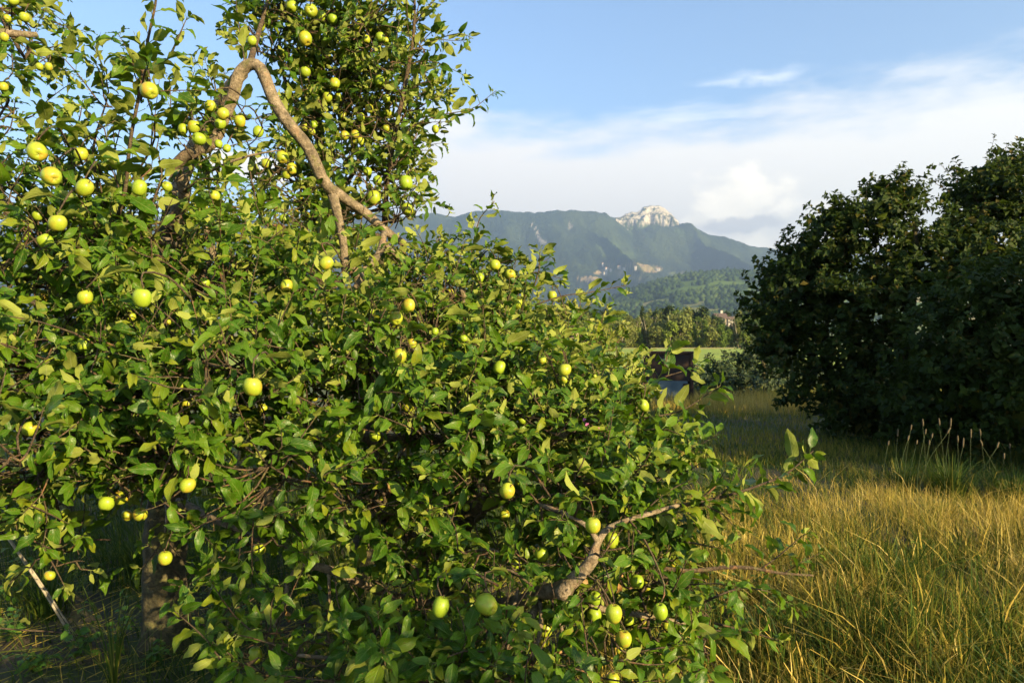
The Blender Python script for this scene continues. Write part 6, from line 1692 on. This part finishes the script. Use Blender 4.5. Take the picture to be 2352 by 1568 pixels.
# shorter grass further off, a golden strip before the shrubs
X, Y = scatter(48000, 9.5, 27, lambda Y: Y * .02 + .4, lambda Y: np.minimum(Y * .75, 16), 1.0)
strip = smooth01(Y, 15.8, 16.8) * (1 - smooth01(Y, 19.5, 20.5))
H = .10 + .10 * clump(X, Y, .9, 12) + strip * .26 + rng.normal(0, .03, len(X))
path_ = (Y > 13) & (Y < 15.2)
H = np.where(path_, H * .7, H)
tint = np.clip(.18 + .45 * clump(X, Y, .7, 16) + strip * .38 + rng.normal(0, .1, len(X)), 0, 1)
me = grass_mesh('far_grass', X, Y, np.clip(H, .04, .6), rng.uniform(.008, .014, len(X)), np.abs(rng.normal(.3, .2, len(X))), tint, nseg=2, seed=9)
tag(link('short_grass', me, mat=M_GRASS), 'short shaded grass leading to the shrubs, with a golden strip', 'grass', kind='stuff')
# undergrowth below the apple trees
X, Y = scatter(22000, 2.6, 11, lambda Y: -Y * .75, lambda Y: np.interp(Y, [2.4, 5, 11], [.6, 1.0, 1.6]), 0)
k_ = clump(X, Y, 1.4, 31)
sel = (k_ > .40) | (rng.random(len(X)) < .25) | (Y > 5)
sel &= ~((X < -1.0) & (Y < 4.3) & (rng.random(len(X)) < .55))
X, Y = X[sel], Y[sel]
H = .10 + .28 * clump(X, Y, 1.1, 36) + rng.normal(0, .05, len(X))
H = np.where(Y > 4.6, H * 1.5, H)
me = grass_mesh('under_grass', X, Y, np.clip(H, .04, .55), rng.uniform(.003, .007, len(X)), np.abs(rng.normal(.45, .3, len(X))), np.clip(.05 + .35 * clump(X, Y, 1.9, 39) + rng.normal(0, .12, len(X)), 0, 1), seed=12)
tag(link('undergrowth', me, mat=M_GRASS), 'thin green grass growing in the shade below the apple trees', 'grass', kind='stuff')
# straw litter on the soil
n = 3600
X, Y = scatter(n, 2.5, 5.5, lambda Y: -Y * .75, lambda Y: Y * 0 + 1.6, 0)
a = rng.uniform(0, np.pi, n); ln = rng.uniform(.05, .28, n); w_ = rng.uniform(.0012, .0028, n)
zz = rng.uniform(.012, .05, n); dz = rng.normal(0, .12, n) * ln
dx, dy = np.cos(a) * ln / 2, np.sin(a) * ln / 2
nx, ny = -np.sin(a) * w_, np.cos(a) * w_
g_ = ground_z(X, Y) + .01
V = np.stack([np.stack([X - dx - nx, Y - dy - ny, g_ + zz], -1), np.stack([X + dx - nx, Y + dy - ny, g_ + zz + dz.clip(0)], -1), np.stack([X + dx + nx, Y + dy + ny, g_ + zz + dz.clip(0) + .002], -1), np.stack([X - dx + nx, Y - dy + ny, g_ + zz + .002], -1)], 1).reshape(-1, 3)
me = mesh_np('straw', V, np.arange(4 * n).reshape(-1, 4), tint=np.repeat(rng.uniform(.3, .75, n), 4), smooth=False)
tag(link('straw_litter', me, mat=M_GRASS), 'dry straw and fallen stalks scattered over the dark soil', 'straw', kind='stuff')

# flower heads of timothy grass before the dark hedge
heads = [(2062, 985, 20), (2092, 975, 14), (2040, 1012, 12), (2120, 962, 20), (2125, 985, 14), (2158, 960, 20), (2183, 960, 24), (2176, 982, 16), (2140, 995, 12), (2200, 1000, 18), (2212, 1005, 26), (2230, 985, 24), (2252, 985, 18),
         (2256, 1010, 16), (2290, 1015, 16), (2320, 1018, 14), (2085, 1000, 14), (2105, 1010, 12), (2134, 1010, 14), (2306, 1040, 16)]
M_HEAD = simple('timothy_head', (0.11, 0.085, 0.045), 0.9, var=.3, scale=60, bump=.002)
M_STALK = simple('timothy_stalk', (0.05, 0.075, 0.015), 0.7)
for i, (px, py, hp) in enumerate(heads):
    d = 7.6 + rng.uniform(-.2, .2)
    top = at(px, py, d)
    lx = rng.normal(0, .05)
    gx = top[0] - lx * 3
    root = empty('timothy_grass', (gx, d, 0))
    hl = hp * .85 / F * d
    tag(root, 'timothy grass stalk with a pale cylindrical head before the dark hedge', 'grass stalk', 'timothy grass before the dark hedge')
    link('stalk', tubes_mesh('stalk', [smooth_path([(0, 0, -.02, .0022), (lx, 0, top[2] * .5, .002), (lx * 3 - .002, 0, top[2] - hl, .0016)], .1)], 5), root, M_STALK)
    link('seed_head', tubes_mesh('seed_head', [smooth_path([(lx * 3, 0, top[2] - hl, .006), (lx * 3 + lx * .1, 0, top[2] - hl * .5, .0085), (lx * 3 + lx * .3, 0, top[2], .005)], .015)], 7, .35), root, M_HEAD)
# arching tussock
def tussock(name, label, px, py, d, n, hgt, w_, tint_, seed):
    c0 = at(px, py, d)
    root = empty(name, (c0[0], c0[1], 0))
    tag(root, label, 'grass tuft')
    r_ = np.random.default_rng(seed)
    paths = []
    t_ = np.linspace(0, 1, 6)
    V, Q = [], []
    for k_ in range(n):
        a = r_.uniform(0, 6.28)
        b0 = r_.uniform(0, w_, 1)[0] * .4
        ll = hgt * r_.uniform(.6, 1.2)
        reach = ll * r_.uniform(.15, 1.0)
        x = np.cos(a) * (b0 + reach * t_ ** 1.6)
        y = np.sin(a) * (b0 + reach * t_ ** 1.6)
        z = ll * (t_ * 1.15 - .55 * (reach / ll) * t_ ** 2.4)
        ww = .0045 * (1 - t_ * .85)
        px1, py1 = -np.sin(a) * ww, np.cos(a) * ww
        b = len(V) * 1
        for i in range(6):
            V.append((x[i] - px1[i], y[i] - py1[i], z[i])); V.append((x[i] + px1[i], y[i] + py1[i], z[i] + .001))
        for i in range(5):
            Q.append((b + 2 * i, b + 2 * i + 1, b + 2 * i + 3, b + 2 * i + 2))
    me = mesh_np('blades', V, Q, tint=np.repeat(np.clip(r_.normal(tint_, .12, n), 0, 1), 12), smooth=False)
    o = link('blades', me, root, M_GRASS)
    o['kind'] = 'stuff'
tussock('grass_tussock', 'large green arching grass tussock beneath the timothy heads', 2185, 0, 7.6, 420, .40, .55, .20, 1)
tussock('grass_tussock', 'smaller green grass tussock left of the timothy heads', 2075, 0, 7.9, 200, .34, .4, .22, 2)
tussock('grass_tussock', 'shaded green grass tussock at the right edge below the hedge', 2330, 0, 7.3, 260, .34, .5, .16, 3)
tussock('grass_tussock', 'thin tall tuft of half dry grass left of the mossy trunk', 262, 0, 3.35, 22, .50, .05, .30, 4)
tussock('grass_tussock', 'low tuft of green grass behind the trunk', 330, 0, 4.9, 150, .40, .3, .16, 5)
tussock('grass_tussock', 'low green tuft behind the white cane at lower left', 110, 0, 4.3, 150, .38, .3, .18, 6)
tussock('grass_tussock', 'straw coloured tuft at the bottom edge below the mossy trunk', 420, 0, 2.75, 40, .14, .1, .6, 7)

# broad leaved weeds on the floor at lower left
def weed(label, px, py, hgt, n, L, seed):
    d = 1.6 * F / (py - 784)
    c0 = at(px, py, d)
    root = empty('weed', (c0[0], c0[1], float(ground_z(c0[0], c0[1]))))
    tag(root, label, 'weed')
    r_ = np.random.default_rng(seed)
    stems, Ps, As, Ns, Ls = [], [], [], [], []
    for k_ in range(n):
        e = np.array([r_.normal(0, hgt * .45), r_.normal(0, hgt * .35), hgt * r_.uniform(.6, 1.1)])
        p = smooth_path([(0, 0, 0, .0028), (*(e * np.array([.35, .35, .55])), .0024), (*e, .0014)], .03)
        stems.append(p)
        m_ = 9
        tt = np.linspace(.25, 1, m_)
        idx = (tt * (len(p) - 1)).astype(int)
        a = np.arange(m_) * 2.6 + r_.uniform(0, 6)
        Ps.append(p[idx, :3]); As.append(np.stack([np.cos(a), np.sin(a), r_.uniform(-.1, .4, m_)], -1)); Ns.append(np.tile([0, -.25, 1.0], (m_, 1)) + r_.normal(0, .25, (m_, 3))); Ls.append(r_.uniform(.7, 1.2, m_) * L)
    Ps, As, Ns, Ls = np.vstack(Ps), np.vstack(As), np.vstack(Ns), np.concatenate(Ls)
    M = frames(As, Ns, Ls, np.full(len(Ls), 1.3))
    link('stems', tubes_mesh('stems', stems, 5), root, M_STALK)
    for i in range(len(Ps)):
        o = bpy.data.objects.new('leaf', shared_leaf('mid', int(r_.integers(0, 5)), M_WEED))
        COL.objects.link(o)
        o.parent = root
        o.matrix_basis = Matrix([list(M[i][0]) + [Ps[i][0]], list(M[i][1]) + [Ps[i][1]], list(M[i][2]) + [Ps[i][2]], [0, 0, 0, 1]])
weed('leafy green weed left of the mossy trunk base', 262, 1500, .30, 4, .055, 1)
weed('low weed at lower left below the thin brown twig', 75, 1545, .12, 4, .06, 2)
weed('low leafy weed in front of the mossy trunk', 345, 1530, .14, 4, .045, 3)
weed('weed right of the mossy trunk under the tree', 520, 1450, .22, 4, .045, 4)
weed('small weed at the left edge beside the white cane', 30, 1470, .16, 4, .055, 5)
weed('bushy weed between the straw and the low apple boughs', 470, 1500, .14, 3, .04, 6)
weed('broad leaved weed at the foot of the dry grass, right of the low boughs', 1700, 1500, .22, 5, .05, 7)
weed('dark weed amid the dry grass right of the lowest boughs', 1790, 1440, .20, 4, .05, 8)
weed('weed in the dappled light right of the trunk, near the fallen straw', 640, 1480, .18, 3, .045, 9)

weed('broad leaved weed under the canopy right of the trunk', 575, 1475, .26, 4, .06, 10)
for i_, (px_w, py_w, hh_, lab_) in enumerate(((1640, 1420, .24, 'weed nearest the bare twig at the edge of the dry grass'), (1590, 1530, .22, 'bushy weed at the bottom edge right of the apple cluster'), (1880, 1500, .18, 'small dark weed alone in the dry grass near the bottom'),
                                              (1740, 1380, .22, 'weed below the tip of the bare twig'), (2120, 1290, .16, 'low green weed in the middle of the dry grass'))):
    weed(lab_, px_w, py_w, hh_, 5, .05, 20 + i_)
weed('tall weed behind the white cane at the left edge', 60, 1400, .34, 5, .06, 11)
weed('sprawling weed between the cane and the trunk', 190, 1520, .2, 5, .055, 12)
# white cane made of two stakes lying against the left tree
M_CANE = simple('weathered_white_cane', (0.40, 0.36, 0.28), 0.8, var=.3, scale=30)
cn = empty('support_cane', tuple(at(182, 1478, 3.85)))
tag(cn, 'weathered white cane leaning out of the ground to the upper left', 'cane')
e0 = at(12, 1225, 3.45) - at(182, 1478, 3.85)
for off, r_ in ((0, .0065), (.018, .0045)):
    link('stake', tubes_mesh('stake', [smooth_path([(off * 1.5, 0, -.03, r_), (e0[0] * .5 + off * .5, e0[1] * .5 + off * .3, e0[2] * .5, r_), (e0[0], e0[1] + off * .3, e0[2], r_ * .9)], .12)], 8), cn, M_CANE)
tw_ = empty('fallen_twig', tuple(at(0, 1443, 3.7)))
tag(tw_, 'thin pale brown twig lying level across the lower left floor', 'twig')
q0 = at(0, 1443, 3.7)
link('stick', tubes_mesh('stick', [smooth_path([(*(at(-20, 1440, 3.7) - q0), .004), (*(at(60, 1447, 3.72) - q0), .004), (*(at(125, 1450, 3.75) - q0), .0035), (*(at(196, 1462, 3.8) - q0), .002)], .08)], 6, .3), tw_, M_TWIG)

# pink vetch flowers in the right slope
M_PINK = simple('pink_petal', (0.45, 0.10, 0.28), .6)
for i, (px, py, lab) in enumerate(((1342, 963, 'upper left pink vetch flower among the apple leaves'), (1348, 974, 'middle pink vetch flower just below the upper one'), (1373, 984, 'right pink vetch flower among the apple leaves'))):
    c0 = at(px, py, 2.85)
    root = empty('vetch_flower', tuple(c0))
    tag(root, lab, 'flower', 'pink vetch flowers in the foliage')
    link('stem', tubes_mesh('stem', [smooth_path([(0, 0, 0, .001), (.01, .05, -.10, .001), (.0, .12, -.22, .001)], .05)], 4), root, M_STALK)
    for k_ in range(3):
        M = frames(np.array([[math.cos(k_ * 2.1), -.3, math.sin(k_ * 2.1) + .4]]), np.array([[0, -1, .2]]), np.array([.008]), np.array([1.6]))[0]
        v, q, u = LEAF_LO[k_]
        link('petal', mesh_np('petal', v @ M.T, q, u), root, M_PINK)

# ------------------------------------------------------------------ air
mt = bpy.data.materials.new('air')
mt.use_nodes = True
nt = mt.node_tree
for nd in list(nt.nodes):
    if nd.type != 'OUTPUT_MATERIAL': nt.nodes.remove(nd)
pv = nt.nodes.new('ShaderNodeVolumePrincipled')
pv.inputs['Color'].default_value = (0.50, 0.70, 1.0, 1)
pv.inputs['Density'].default_value = HAZE
pv.inputs['Anisotropy'].default_value = 0.4
nt.links.new(pv.outputs[0], [n_ for n_ in nt.nodes if n_.type == 'OUTPUT_MATERIAL'][0].inputs['Volume'])
hz = MB().box((0, 500, 450), (19000, 13000, 1120)).build('haze', mt)
tag(hz, 'thin blue summer haze lying over the whole valley', 'haze', kind='stuff')

print('TRIS', sum(sum(p.loop_total - 2 for p in m.polygons) for m in bpy.data.meshes if m.users))
